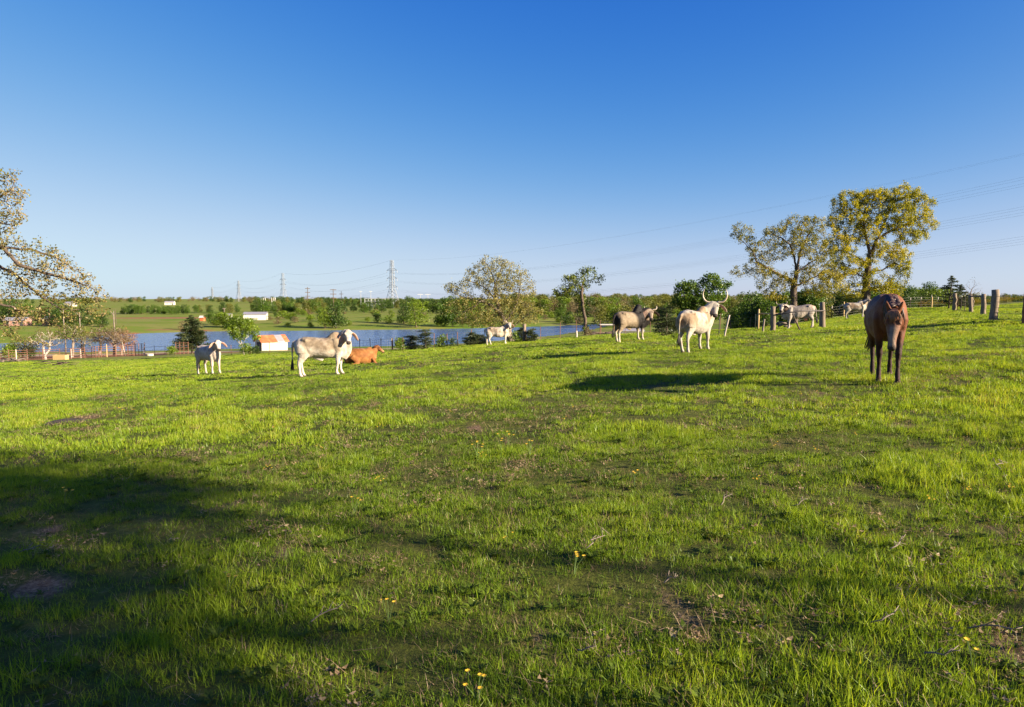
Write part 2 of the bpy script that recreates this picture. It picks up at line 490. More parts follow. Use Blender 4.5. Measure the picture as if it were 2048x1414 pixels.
farp = mixc(nt, 0.35, farc.outputs[0], patch.outputs[0])
fa = N(nt, 'ShaderNodeAttribute'); fa.attribute_name = 'farness'
c = mixc(nt, fa.outputs['Fac'], c, farp)
soilc = ramp(nt, [(0.3, (0.17, 0.075, 0.035)), (0.6, (0.27, 0.13, 0.065)), (0.75, (0.16, 0.14, 0.05))], n1.outputs['Fac'])
sa = N(nt, 'ShaderNodeAttribute'); sa.attribute_name = 'soil'
def mottle(att, nz, lo=0.35, hi=0.65):
    ad = N(nt, 'ShaderNodeMath', operation='ADD'); L(att, ad.inputs[0]); L(nz, ad.inputs[1])
    mr = N(nt, 'ShaderNodeMapRange'); mr.inputs[1].default_value = 0.75; mr.inputs[2].default_value = 1.15
    L(ad.outputs[0], mr.inputs[0]); return mr.outputs[0]
c = mixc(nt, mottle(sa.outputs['Fac'], n1.outputs['Fac']), c, soilc.outputs[0])
ra = N(nt, 'ShaderNodeAttribute'); ra.attribute_name = 'road'
roadc = ramp(nt, [(0.3, (0.30, 0.22, 0.14)), (0.7, (0.45, 0.35, 0.24))], n2.outputs['Fac'])
c = mixc(nt, mottle(ra.outputs['Fac'], n1.outputs['Fac']), c, roadc.outputs[0])
ba = N(nt, 'ShaderNodeAttribute'); ba.attribute_name = 'bare'
barec = ramp(nt, [(0.3, (0.085, 0.050, 0.028)), (0.5, (0.17, 0.108, 0.062)), (0.7, (0.29, 0.21, 0.125))], n4.outputs['Fac'])
c = mixc(nt, mottle(ba.outputs['Fac'], n2.outputs['Fac']), c, barec.outputs[0])
L(c, p.inputs['Base Color'])
b = N(nt, 'ShaderNodeBump'); b.inputs['Strength'].default_value = 0.8; b.inputs['Distance'].default_value = 0.04
L(n2.outputs['Fac'], b.inputs['Height']); L(b.outputs[0], p.inputs['Normal'])
L(p.outputs[0], out.inputs[0])
M['ground'] = m
ground = link('ground', gme, m)
tag(ground, 'rolling green pasture ground sloping down to the pond', 'ground', kind='structure')

# ------------------------------------------------------------------ pond
m, nt, out = new_mat('pond water'); L = nt.links.new
p = N(nt, 'ShaderNodeBsdfPrincipled')
p.inputs['Base Color'].default_value = (0.075, 0.115, 0.26, 1)
p.inputs['Roughness'].default_value = 0.12; p.inputs['IOR'].default_value = 1.33
tc = N(nt, 'ShaderNodeTexCoord'); mp = N(nt, 'ShaderNodeMapping'); mp.inputs['Scale'].default_value = (0.55, 0.9, 1)
L(tc.outputs['Object'], mp.inputs[0])
nz = N(nt, 'ShaderNodeTexNoise'); nz.inputs['Scale'].default_value = 1.1; nz.inputs['Detail'].default_value = 4
L(mp.outputs[0], nz.inputs['Vector'])
bb = N(nt, 'ShaderNodeBump'); bb.inputs['Strength'].default_value = 0.7; bb.inputs['Distance'].default_value = 0.5
L(nz.outputs['Fac'], bb.inputs['Height']); L(bb.outputs[0], p.inputs['Normal']); L(p.outputs[0], out.inputs[0])
bm = bmesh.new()
ctr = LAKE.mean(0)
vs = [bm.verts.new((ctr[0] + (x - ctr[0]) * 1.01, ctr[1] + (y - ctr[1]) * 1.01, LAKE_Z)) for x, y in LAKE]
fc = bm.faces.new(vs); fc.normal_update()
if fc.normal.z < 0: fc.normal_flip()
bmesh.ops.triangulate(bm, faces=bm.faces[:])
wme = bpy.data.meshes.new('pond'); bm.to_mesh(wme); bm.free()
tag(link('pond', wme, m), 'rippled blue pond water lying across the valley', 'pond', kind='structure')
# ------------------------------------------------------------------ trees
M['leaf_oak'] = leaf_mat('young oak leaf', [(0.15, (0.05, 0.065, 0.010)), (0.40, (0.14, 0.15, 0.018)), (0.62, (0.27, 0.235, 0.026)), (0.85, (0.40, 0.31, 0.05))], 0.42, 0.55)
M['leaf_oak_gold'] = leaf_mat('golden oak leaf', [(0.18, (0.055, 0.075, 0.008)), (0.40, (0.20, 0.215, 0.012)), (0.62, (0.38, 0.335, 0.014)), (0.85, (0.50, 0.39, 0.02))], 0.48, 0.45)
M['leaf_oak_grey'] = leaf_mat('grey green oak leaf', [(0.15, (0.09, 0.095, 0.02)), (0.42, (0.20, 0.185, 0.04)), (0.75, (0.33, 0.28, 0.09))], 0.35, 0.5)
M['leaf_green'] = leaf_mat('fresh green leaf', [(0.15, (0.028, 0.060, 0.007)), (0.5, (0.070, 0.135, 0.012)), (0.85, (0.15, 0.205, 0.020))], 0.4, 0.35)
M['leaf_lime'] = leaf_mat('lime green leaf', [(0.15, (0.07, 0.115, 0.008)), (0.5, (0.14, 0.215, 0.012)), (0.85, (0.23, 0.29, 0.022))], 0.45, 0.35)
M['leaf_dark'] = leaf_mat('dark green leaf', [(0.15, (0.018, 0.042, 0.007)), (0.5, (0.045, 0.090, 0.012)), (0.85, (0.10, 0.145, 0.020))], 0.35, 0.35)
M['leaf_olive'] = leaf_mat('olive leaf', [(0.15, (0.055, 0.07, 0.012)), (0.5, (0.125, 0.14, 0.022)), (0.85, (0.22, 0.20, 0.042))], 0.35, 0.35)
M['leaf_brown'] = leaf_mat('brownish bud', [(0.15, (0.09, 0.065, 0.03)), (0.5, (0.16, 0.12, 0.055)), (0.85, (0.22, 0.17, 0.085))], 0.3, 0.35)
M['leaf_cedar'] = leaf_mat('cedar spray', [(0.15, (0.016, 0.030, 0.012)), (0.5, (0.040, 0.058, 0.020)), (0.85, (0.095, 0.095, 0.035))], 0.15, 0.8)
M['leaf_rust'] = leaf_mat('rust cypress needle', [(0.15, (0.14, 0.06, 0.025)), (0.5, (0.24, 0.11, 0.05)), (0.85, (0.30, 0.17, 0.08))], 0.3, 0.8)

M['leaf_oak_tan'] = leaf_mat('tan oak bud and leaf', [(0.12, (0.07, 0.075, 0.012)), (0.38, (0.16, 0.15, 0.03)), (0.62, (0.25, 0.19, 0.075)), (0.88, (0.32, 0.22, 0.12))], 0.35, 0.9)

M['leaf_ragged'] = leaf_mat('ragged tree leaf', [(0.15, (0.035, 0.06, 0.010)), (0.5, (0.10, 0.14, 0.015)), (0.85, (0.21, 0.22, 0.03))], 0.4, 0.6)
def resample(pts, step, jit, rs):
    pts = [np.array(p, float) for p in pts]; out = [pts[0]]
    for a, b in zip(pts[:-1], pts[1:]):
        n = max(1, int(round(np.linalg.norm(b - a) / step)))
        for k in range(1, n + 1):
            q = a + (b - a) * k / n
            if k < n: q = q + rs.normal(0, jit, 3)
            out.append(q)
    return out

def grow(limbs, attr, step, infl, kill, iters, rs, jit=0.25, lift=0.05, cap=6000):
    P = np.zeros((cap, 3)); par = np.full(cap, -1, int); n = 0
    for li, lp in enumerate(limbs):
        q = resample(lp, step, step * 0.10, rs)
        if li == 0: P[0] = q[0]; n = 1; prev = 0
        else:
            prev = int(np.argmin(((P[:n] - q[0]) ** 2).sum(1)))
        for r in q[1:]:
            P[n] = r; par[n] = prev; prev = n; n += 1
    A = np.array(attr); nd = np.full(len(A), 1e9); ni = np.zeros(len(A), int)
    def upd(lo, hi):
        if hi <= lo: return
        for s in range(lo, hi, 400):
            e = min(hi, s + 400)
            d = ((A[:, None] - P[None, s:e]) ** 2).sum(-1); k = d.argmin(1); dm = d[np.arange(len(A)), k]
            m_ = dm < nd; nd[m_] = dm[m_]; ni[m_] = k[m_] + s
    upd(0, n)
    for it in range(iters):
        keep = nd > kill * kill
        A, nd, ni = A[keep], nd[keep], ni[keep]
        if len(A) == 0: break
        m_ = nd < infl * infl
        if not m_.any(): infl *= 1.4; continue
        idx = ni[m_]; d = A[m_] - P[idx]; d /= np.linalg.norm(d, axis=1)[:, None] + 1e-9
        acc = np.zeros((n, 3)); np.add.at(acc, idx, d)
        u = np.unique(idx); v = acc[u]
        v /= np.linalg.norm(v, axis=1)[:, None] + 1e-9
        v += rs.normal(0, jit, v.shape); v[:, 2] += lift
        v /= np.linalg.norm(v, axis=1)[:, None] + 1e-9
        k = len(u)
        if n + k > cap: break
        P[n:n + k] = P[u] + v * step; par[n:n + k] = u
        upd(n, n + k); n += k
    return P[:n].copy(), par[:n].copy()

def radii(par, tip, e, trunk):
    n = len(par); a = np.zeros(n); leafy = np.ones(n, bool); leafy[par[par >= 0]] = False
    for i in range(n - 1, -1, -1):
        if a[i] == 0: a[i] = tip ** e
        if par[i] >= 0: a[par[i]] += a[i]
    r = a ** (1 / e)
    if trunk:
        k = math.log(trunk / tip) / max(math.log(r[0] / tip), 1e-6)
        r = tip * (r / tip) ** k
    return r, leafy

def branch_mesh(name, P, par, r, rmin=0.0, flare=1.0):
    n = len(P); kids = [[] for _ in range(n)]
    for i in range(1, n):
        if par[i] >= 0: kids[par[i]].append(i)
    V = []; F = []
    starts = [(0, [0])]
    stack = [[0]]
    chains = []
    while stack:
        ch = stack.pop()
        i = ch[-1]
        while kids[i]:
            ks = sorted(kids[i], key=lambda k: -r[k])
            for k in ks[1:]: stack.append([i, k])
            ch.append(ks[0]); i = ks[0]
        chains.append(ch)
    for ch in chains:
        if len(ch) < 2: continue
        root = ch[0] == 0 and par[ch[0]] < 0
        rr = [r[k] for k in ch]
        if not root: rr[0] = rr[1]
        if max(rr) < rmin: continue
        nn = 8 if rr[0] > 0.12 else 6 if rr[0] > 0.05 else 4 if rr[0] > 0.02 else 3
        pts = P[ch]; t = np.gradient(pts, axis=0); t /= np.linalg.norm(t, axis=1)[:, None] + 1e-9
        ref = np.array([1.0, 0.2, 0.1])
        if root and flare > 1: rr[0] *= flare
        base = len(V)
        for p_, tt, ra in zip(pts, t, rr):
            a = ref - tt * ref.dot(tt); a /= np.linalg.norm(a) + 1e-9; b_ = np.cross(tt, a); ref = a
            for k in range(nn):
                w = 2 * math.pi * k / nn
                V.append(p_ + (a * math.cos(w) + b_ * math.sin(w)) * ra)
        for i in range(len(ch) - 1):
            for k in range(nn):
                k2 = (k + 1) % nn
                F.append((base + i * nn + k, base + i * nn + k2, base + (i + 1) * nn + k2, base + (i + 1) * nn + k))
    return np_mesh(name, np.array(V), np.array(F), True)

def leaf_mesh(name, C, size, rs, up=0.25, aspect=0.6, dirs=None, droop=0.0):
    """one bent leaf (two triangles) per centre in C"""
    n = len(C)
    u = rs.normal(0, 1, (n, 3)) if dirs is None else dirs + rs.normal(0, 0.35, (n, 3))
    u[:, 2] -= droop
    u /= np.linalg.norm(u, axis=1)[:, None] + 1e-9
    w = rs.normal(0, 1, (n, 3)); w[:, 2] += up
    v = np.cross(u, w); v /= np.linalg.norm(v, axis=1)[:, None] + 1e-9
    nn = np.cross(u, v)
    s = size * rs.uniform(0.65, 1.35, n)[:, None]
    a = C - u * s * 0.5; b_ = C + v * s * 0.5 * aspect + nn * s * 0.10; c_ = C + u * s * 0.5; d = C - v * s * 0.5 * aspect + nn * s * 0.10
    V = np.stack([a, b_, c_, d], 1).reshape(-1, 3)
    F = np.arange(4 * n).reshape(-1, 4)
    me = np_mesh(name, V, F)
    fattr(me, 'rnd', rs.uniform(0, 1, n), 'FACE')
    return me

def ell_pts(cs, n, rs, shell=0.35):
    """n points in a union of ellipsoids [(c, r3)]"""
    vol = np.array([r[0] * r[1] * r[2] for _, r in cs]) ** 0.8; k = rs.multinomial(n, vol / vol.sum()); out = []
    for (c, r), m_ in zip(cs, k):
        d = rs.normal(0, 1, (m_, 3)); d /= np.linalg.norm(d, axis=1)[:, None] + 1e-9
        q = rs.uniform(shell ** 3, 1, m_) ** (1 / 3)
        out.append(np.array(c) + d * q[:, None] * np.array(r))
    return np.concatenate(out)

def tree_thing(name, base, P, par, r, lC, lsize, mbark, mleaf, rs, label, cat='tree', group=None, droop=0.0, up=0.25, flare=1.35, aspect=0.6, rmin=0.0):
    root = empty(name, base)
    b = np.array(base)
    link('trunk', branch_mesh('trunk', P - b, par, r, rmin, flare), mbark, root)
    if lC is not None and len(lC):
        link('crown', leaf_mesh('crown', lC - b, lsize, rs, up, aspect, droop=droop), mleaf, root)
    tag(root, label, cat, group)
    return root

def px_tree(name, label, D, trunk, limbs, blobs, mleaf, seed, natt=900, step=0.22, leaves=10, lsize=0.13, trunk_r=0.25, thick=0.7, lrad=0.03,
            spread=0.16, mbark='bark', tip=0.006, group=None, lsub=1.0, cat='tree', jit=0.3, lift=0.03, droop=0.0, infl=6, zoff=-0.1, extra=None, shell=0.35, aspect=0.6):
    """tree read from the photograph: trunk and limbs as (px,py[,depth offset]) at distance D, crown as ellipses (px,py,rx,ry)"""
    rs = np.random.default_rng(seed); k = D / FPX
    def P3(q):
        w = W(q[0], q[1], D); return (w.x, D + (q[2] if len(q) > 2 else rs.normal(0, 0.2)), w.z)
    tr = [P3(q) for q in trunk]
    gx, gy = tr[0][0], tr[0][1]
    gz = H(gx, gy); tr[0] = (gx, gy, gz + zoff)
    lm = [tr] + [[P3(q) for q in l] for l in limbs]
    cs = []
    for q in blobs:
        w = W(q[0], q[1], D); rx, ry = q[2] * k, q[3] * k
        cs.append(((w.x, D + (q[4] if len(q) > 4 else 0), w.z), (rx, max(rx, ry) * thick, ry)))
    att = ell_pts(cs, natt, rs, shell)
    Pn, par = grow(lm, att, step, step * infl, step * 1.6, 70, rs, jit, lift)
    r, leafy = radii(par, tip, 2.2, trunk_r)
    cand = np.where(r < lrad)[0]
    w_ = np.where(leafy[cand], 3.0, 1.0)
    nl = int(len(cand) * leaves)
    ch = rs.choice(cand, nl, p=w_ / w_.sum())
    C = Pn[ch] + rs.normal(0, spread, (nl, 3)) + np.array([0, 0, -droop * 0.2])
    if extra is not None: C = np.concatenate([C, extra(P3, rs)])
    if lsub < 1: C = C[rs.uniform(0, 1, len(C)) < lsub]
    return tree_thing(name, (gx, gy, gz), Pn, par, r, C, lsize, M[mbark], M[mleaf], rs, label, cat, group, droop, aspect=aspect)

# --- the oaks on the right of the meadow
px_tree('oak_tree', 'tall golden green oak standing right behind the brown horse', 62,
        [(1733, 612), (1736, 570), (1740, 520), (1752, 480)],
        [[(1740, 520), (1735, 490), (1728, 455), (1712, 430), (1690, 432)], [(1752, 480), (1768, 455), (1780, 420), (1790, 395)], [(1752, 480), (1775, 465), (1810, 450), (1845, 432)],
         [(1738, 545), (1765, 540), (1790, 525), (1815, 540)], [(1736, 560), (1712, 545), (1690, 550), (1665, 545)], [(1738, 530), (1715, 515), (1690, 505), (1668, 500)], [(1728, 455), (1730, 425), (1735, 400)]],
        [(1700, 405, 38, 26), (1745, 395, 40, 20), (1800, 392, 48, 20), (1840, 415, 34, 28), (1850, 450, 26, 24), (1690, 445, 38, 34), (1790, 430, 50, 32), (1820, 470, 34, 22), (1680, 490, 34, 26), (1730, 450, 35, 40),
         (1760, 500, 30, 24), (1800, 520, 26, 30), (1808, 545, 16, 26), (1690, 530, 36, 26), (1665, 555, 30, 26), (1700, 580, 32, 16), (1770, 575, 36, 16), (1735, 540, 20, 34), (1795, 580, 18, 12)],
        'leaf_oak_gold', 11, natt=2200, step=0.20, leaves=36, lsize=0.115, trunk_r=0.33, lrad=0.024, spread=0.13)
px_tree('oak_tree', 'spreading crooked oak with forked trunk left of the tallest oak', 60,
        [(1590, 616), (1589, 580), (1594, 545)],
        [[(1594, 545), (1592, 515), (1578, 490), (1560, 475), (1540, 470)], [(1592, 565), (1568, 553), (1540, 538), (1515, 525), (1500, 500), (1490, 480)], [(1592, 572), (1620, 560), (1650, 545), (1670, 535)],
         [(1594, 545), (1600, 510), (1612, 480), (1625, 455)], [(1515, 530), (1495, 545), (1478, 552), (1462, 545)], [(1600, 540), (1620, 525), (1640, 515)], [(1500, 500), (1482, 478), (1466, 462)]],
        [(1485, 465, 24, 22), (1520, 500, 30, 26), (1545, 465, 30, 14), (1590, 455, 34, 24), (1625, 450, 28, 22), (1640, 480, 26, 22), (1650, 510, 24, 26), (1605, 490, 40, 28), (1555, 500, 26, 24), (1470, 545, 14, 10), (1530, 545, 30, 16),
         (1535, 575, 26, 16), (1570, 560, 30, 20), (1625, 550, 36, 24), (1660, 560, 26, 26), (1640, 585, 36, 12), (1550, 592, 26, 10), (1505, 535, 22, 18)],
        'leaf_oak', 12, natt=2000, step=0.20, leaves=24, lsize=0.112, trunk_r=0.30, lrad=0.022, spread=0.12)
# --- the pale oak in the middle and the ragged tree beside it
px_tree('oak_tree', 'broad pale oak with thin spring foliage in the middle of the fence line', 58,
        [(1024, 690), (1012, 650), (1003, 632), (992, 600), (990, 570)],
        [[(990, 570), (985, 550), (975, 530), (965, 520)], [(990, 570), (1000, 545), (1005, 525)], [(1000, 625), (980, 610), (960, 600), (930, 595), (905, 585)], [(1012, 645), (1030, 615), (1038, 590), (1042, 560)],
         [(1020, 660), (1042, 640), (1058, 628), (1075, 622)], [(992, 600), (970, 575), (950, 565), (935, 560)], [(1038, 590), (1055, 575), (1068, 565)], [(965, 600), (945, 615), (925, 625)]],
        [(980, 530, 34, 18), (1010, 532, 28, 18), (950, 555, 28, 24), (1035, 555, 26, 24), (920, 580, 30, 18), (905, 575, 20, 12), (990, 565, 50, 26), (1055, 585, 22, 24), (1000, 600, 46, 20), (940, 605, 34, 20), (970, 635, 50, 20), (1030, 620, 36, 22), (915, 615, 28, 16), (945, 640, 40, 16), (1000, 645, 40, 14), (1050, 640, 30, 12),
         (1060, 625, 28, 16), (985, 615, 40, 20)],
        'leaf_oak_grey', 13, natt=3000, step=0.19, leaves=15, lsize=0.11, trunk_r=0.30, lrad=0.02, spread=0.12, mbark='bark_pale')
px_tree('ragged_tree', 'small ragged tree with leafy trunk and tufted top left of the grey bull', 70,
        [(1171, 672), (1170, 640), (1166, 620), (1162, 590), (1164, 570), (1170, 555)],
        [[(1164, 575), (1150, 570), (1135, 582), (1118, 592)], [(1170, 555), (1165, 545), (1160, 540)], [(1170, 560), (1185, 562), (1200, 566)], [(1164, 575), (1145, 558), (1132, 552)]],
        [(1148, 558, 24, 11), (1178, 540, 16, 10), (1198, 558, 14, 8), (1164, 572, 16, 12), (1128, 586, 24, 11), (1140, 575, 24, 10), (1160, 595, 14, 14), (1158, 628, 9, 10), (1172, 660, 8, 14), (1148, 580, 20, 10), (1165, 610, 8, 18)],
        'leaf_ragged', 14, natt=1000, step=0.2, leaves=12, lsize=0.16, trunk_r=0.19, lrad=0.03, spread=0.14, mbark='bark', thick=0.9)
px_tree('leafy_oak', 'bushy green oak behind the horned white cow', 72,
        [(1402, 668), (1402, 640), (1400, 615)],
        [[(1400, 620), (1380, 600), (1370, 585)], [(1400, 620), (1420, 590), (1430, 565)], [(1400, 615), (1398, 590)]],
        [(1375, 575, 26, 14), (1420, 565, 24, 18), (1440, 572, 22, 12), (1370, 600, 28, 20), (1405, 600, 34, 26), (1440, 600, 20, 16), (1385, 635, 30, 18), (1425, 625, 26, 16)],
        'leaf_green', 15, natt=1400, step=0.24, leaves=20, lsize=0.2, trunk_r=0.22, lrad=0.03, spread=0.18, thick=0.8)
# --- the oak reaching in from the left edge (its trunk stands left of the picture)
px_tree('oak_tree', 'sparse oak reaching long low branches in from the left edge', 21,
        [(-250, 790), (-240, 650), (-215, 540), (-200, 470)],
        [[(-215, 540), (-120, 500), (-50, 478), (10, 495), (50, 530), (100, 548), (140, 560), (190, 575)], [(-225, 590), (-120, 545), (-40, 515), (20, 545), (60, 578), (95, 600), (140, 618)],
         [(-200, 470), (-120, 430), (-60, 410), (-10, 400), (20, 380)], [(-60, 410), (-20, 440), (20, 450), (50, 445)], [(-230, 620), (-120, 610), (-40, 600), (10, 640), (40, 680), (80, 690)], [(-40, 600), (20, 612), (70, 640), (120, 655)],
         [(95, 600), (92, 625), (95, 650)], [(-200, 470), (-160, 400), (-100, 350), (-40, 330)], [(10, 495), (60, 500), (100, 515), (150, 545)]],
        [(-5, 355, 30, 26), (35, 345, 12, 10), (20, 390, 34, 26), (-20, 440, 50, 40), (30, 430, 22, 18), (20, 490, 36, 26), (70, 500, 34, 20), (110, 525, 40, 24), (150, 555, 40, 24), (195, 590, 26, 22), (60, 545, 50, 24), (110, 580, 46, 22),
         (20, 580, 40, 24), (160, 605, 36, 18), (60, 630, 50, 22), (20, 660, 30, 22), (190, 625, 24, 22), (130, 640, 30, 14), (-60, 560, 50, 60), (-120, 430, 60, 70)],
        'leaf_oak_tan', 16, natt=3400, step=0.12, leaves=11, lsize=0.072, trunk_r=0.25, lrad=0.013, spread=0.075, thick=0.6, tip=0.0035)

# --- background tree kinds (each built once, then copied)
def bg_kind(seed, h, w, mleaf, mbark='bark', nleaf=2600, lsize=0.34, low=0.2, natt=220, gap=0.0, tall=1.0):
    rs = np.random.default_rng(seed)
    trunk = [(0, 0, -0.3), (rs.normal(0, .1), rs.normal(0, .1), h * 0.18), (rs.normal(0, .25), rs.normal(0, .25), h * 0.45), (rs.normal(0, .3), rs.normal(0, .3), h * 0.72)]
    cs = []
    for k in range(9):
        a = rs.uniform(0, 6.28); q = rs.uniform(0.1, 0.62) * w / 2; zz = h * rs.uniform(low + 0.18, 0.86)
        s = w * rs.uniform(0.16, 0.27)
        cs.append(((math.cos(a) * q, math.sin(a) * q, zz), (s, s, min(s * rs.uniform(0.6, 1.0) * tall, h - zz + 0.1))))
    cs.append(((0, 0, h * 0.6), (w * 0.24, w * 0.24, h * 0.3)))
    if low < 0.15:
        for k in range(5):
            a = k * 1.256 + rs.uniform(0, 1); cs.append(((math.cos(a) * w * 0.22, math.sin(a) * w * 0.22, h * rs.uniform(0.16, 0.3)), (w * 0.2, w * 0.2, h * 0.18)))
    att = ell_pts(cs, natt, rs, 0.4)
    P, par = grow([trunk], att, h * 0.055, h * 0.5, h * 0.085, 40, rs, 0.2, 0.02, 2500)
    r, leafy = radii(par, 0.015, 2.2, h * 0.022)
    tm = branch_mesh('trunk', P, par, r, 0.016, 1.3)
    tips = P[r < 0.05]
    C = np.concatenate([ell_pts(cs, int(nleaf * 0.55), rs, 0.55), tips[rs.integers(0, len(tips), int(nleaf * 0.45))] + rs.normal(0, w * 0.035, (int(nleaf * 0.45), 3))])
    C = C[C[:, 2] > h * low * rs.uniform(0.5, 1, len(C))]
    if gap > 0:
        g = np.sin(C[:, 0] * 3.1 / w * 4 + seed) * np.sin(C[:, 2] * 3.7 / h * 4) * np.sin(C[:, 1] * 2.9 / w * 4 + 1)
        C = C[g < (1 - gap)]
    lm = leaf_mesh('crown', C, lsize, rs, 0.35, 0.75)
    tm.materials.append(M[mbark]); lm.materials.append(M[mleaf])
    return tm, lm, h
KIND = {
    'green': [bg_kind(100 + i, 8.0, 8.0, 'leaf_green', low=0.04, nleaf=3000) for i in range(3)],
    'lime': [bg_kind(110 + i, 6.0, 6.5, 'leaf_lime', nleaf=2600, lsize=0.30, low=0.06) for i in range(3)],
    'dark': [bg_kind(120 + i, 9.0, 8.5, 'leaf_dark', low=0.04, nleaf=3000) for i in range(3)],
    'olive': [bg_kind(130 + i, 8.0, 8.5, 'leaf_olive', nleaf=2400, low=0.06) for i in range(3)],
    'brown': [bg_kind(140 + i, 7.5, 9.0, 'leaf_brown', nleaf=1300, lsize=0.26, low=0.15) for i in range(2)],
    'willow': [bg_kind(150 + i, 8.0, 7.0, 'leaf_lime', nleaf=1900, lsize=0.28, low=0.10, tall=1.5) for i in range(2)],
    'shrub': [bg_kind(160 + i, 2.6, 3.6, 'leaf_lime', nleaf=900, lsize=0.22, low=0.0, natt=90) for i in range(2)],
    'shrub_dark': [bg_kind(170 + i, 2.6, 3.2, 'leaf_dark', nleaf=1000, lsize=0.20, low=0.0, natt=90) for i in range(2)],
    'shrub_brown': [bg_kind(180 + i, 2.6, 3.8, 'leaf_brown', nleaf=600, lsize=0.18, low=0.0, natt=140) for i in range(2)],
}
def bg_tree(kind, px, Y, h, label, name=None, cat='tree', group=None, wide=1.0, py=None, v=None):
    tm, lm, h0 = KIND[kind][random.randrange(len(KIND[kind])) if v is None else v % len(KIND[kind])]
    b = G(px, Y) if py is None else W(px, py, Y)
    o = empty(name or 'background_tree', b, random.uniform(0, 6.28))
    s = h / h0; o.scale = (s * wide, s * wide, s)
    link('trunk', tm, None, o); link('crown', lm, None, o)
    tag(o, label, cat, group)
    return o

# trees on and near the far bank that can be told apart
bg_tree('dark', 672, 236, 9.3, 'large dark green tree at the edge of the pond beyond the grey backed cow', 'pond_tree', wide=1.35, v=0)
bg_tree('willow', 650, 234, 7.5, 'paler lime tree touching the left side of the large dark pond tree', 'pond_tree', wide=1.1, v=0)
bg_tree('dark', 808, 262, 8.6, 'dark tree behind the left edge of the yellow green willow on the far bank', 'pond_tree', wide=1.1, v=1)
bg_tree('willow', 833, 243, 9.6, 'yellow green willow on the far bank right of the nearest power tower', 'willow_tree', wide=1.5, v=1)
bg_tree('green', 882, 250, 8.6, 'tree on the far bank, left one of a close pair', 'pond_tree', wide=1.05, v=1)
bg_tree('green', 905, 248, 8.8, 'tree on the far bank, right one of a close pair', 'pond_tree', wide=1.05, v=2)
bg_tree('willow', 938, 248, 7.5, 'yellow green tree on the far bank just left of the pale oak', 'pond_tree', wide=1.1, v=0)
bg_tree('green', 1122, 292, 6.8, 'small round green tree standing alone across the pond', 'pond_tree', wide=1.05, v=0)
bg_tree('dark', 1508, 350, 13, 'dark green tree peeping over the hedge left of the crooked oak', 'background_tree', v=2)
for i, (px, Y, h, k, lb) in enumerate([
    (445, 238, 5.6, 'lime', 'lime green bush on the far bank, left of three beside the white house'),
    (472, 236, 4.8, 'lime', 'lime green bush on the far bank, middle of three beside the white house'),
    (497, 234, 3.6, 'lime', 'lime green bush on the far bank, nearest the white house'),
    (425, 250, 5.0, 'green', 'mid green bush behind the cedar tip across the pond'),
    (555, 255, 3.0, 'shrub_brown', 'brown leafless shrub just right of the white house'), (590, 262, 3.0, 'shrub_brown', 'second brown shrub right of the white house'),
    (575, 240, 1.8, 'shrub', 'low lime shrub below the brown shrubs across the pond'), (620, 240, 2.0, 'shrub', 'low lime shrub left of the paler pond tree'),
    (365, 225, 3.0, 'shrub_brown', 'brown shrub on the reddish bank left of the cedar'), (775, 262, 3.2, 'shrub', 'lime shrub left of the dark tree and willow pair'),
    (735, 275, 2.2, 'shrub', 'low green shrub on the slope below the nearest power tower'), (700, 250, 2.0, 'shrub', 'low lime shrub right of the large dark pond tree')]):
    bg_tree(k, px, Y, h, lb, 'bank_shrub', 'shrub', v=i, wide=1.5 if k == 'lime' else 1.2)
# hedgerow and tree rows seen behind the pond
def row(n, x0, x1, Y0, Y1, h0, h1, kinds, label, group, name='background_tree', wide=(0.85, 1.2), jit=0.6):
    for i in range(n):
        px = x0 + (x1 - x0) * (i + 0.5 + random.uniform(-jit, jit)) / n
        k = random.choice(kinds); w_ = {'green': 'mid green', 'dark': 'dark green', 'lime': 'lime green', 'olive': 'olive green', 'brown': 'brownish half bare'}[k]
        bg_tree(k, px, random.uniform(Y0, Y1), random.uniform(h0, h1), w_ + ' ' + label, name, 'tree', group + ', ' + w_, random.uniform(*wide))
row(22, 245, 375, 395, 430, 4.2, 6.6, ['green', 'green', 'dark'], 'tree in the dense hedgerow above the red earth patch', 'hedgerow trees above the red earth', 'hedgerow_tree')
row(8, 385, 480, 400, 450, 4.8, 7.5, ['green', 'dark', 'olive'], 'tree in the loose row behind the lime bushes and pole', 'trees behind the lime bushes')
row(18, 505, 660, 420, 470, 6.5, 10, ['green', 'dark', 'green', 'olive'], 'tree in the green row behind the white house', 'row behind the white house')
row(9, 675, 770, 430, 500, 5.5, 8, ['green', 'dark'], 'tree in the row left of the nearest power tower', 'row left of the power tower')
row(12, 800, 960, 420, 560, 8, 12, ['green', 'dark', 'lime'], 'tree in the wood behind the willow and the pale oak', 'wood behind the willow')
row(30, 1040, 1300, 330, 420, 7.5, 11.5, ['olive', 'green', 'dark', 'brown', 'olive', 'lime'], 'tree in the mixed wood behind the right end of the pond', 'mixed wood behind the pond end')
row(40, 1020, 1520, 430, 600, 10, 14.5, ['olive', 'green', 'brown', 'dark', 'olive'], 'tree in the upper part of the mixed wood on the rise', 'upper mixed wood')
row(18, 1190, 1400, 240, 320, 6, 10, ['olive', 'lime', 'green', 'olive', 'brown'], 'tree along the near edge of the wood behind the grey bull', 'near edge of the wood')
row(16, 1470, 1640, 80, 96, 3.8, 5.4, ['dark', 'green', 'green'], 'tree in the hedge behind the fenced cow', 'hedge behind the fenced cow', 'hedge_tree')
row(16, 1640, 1860, 84, 100, 2.6, 4.2, ['green', 'dark', 'dark', 'olive'], 'tree in the hedge behind the tallest oak', 'hedge behind the tall oak', 'hedge_tree')
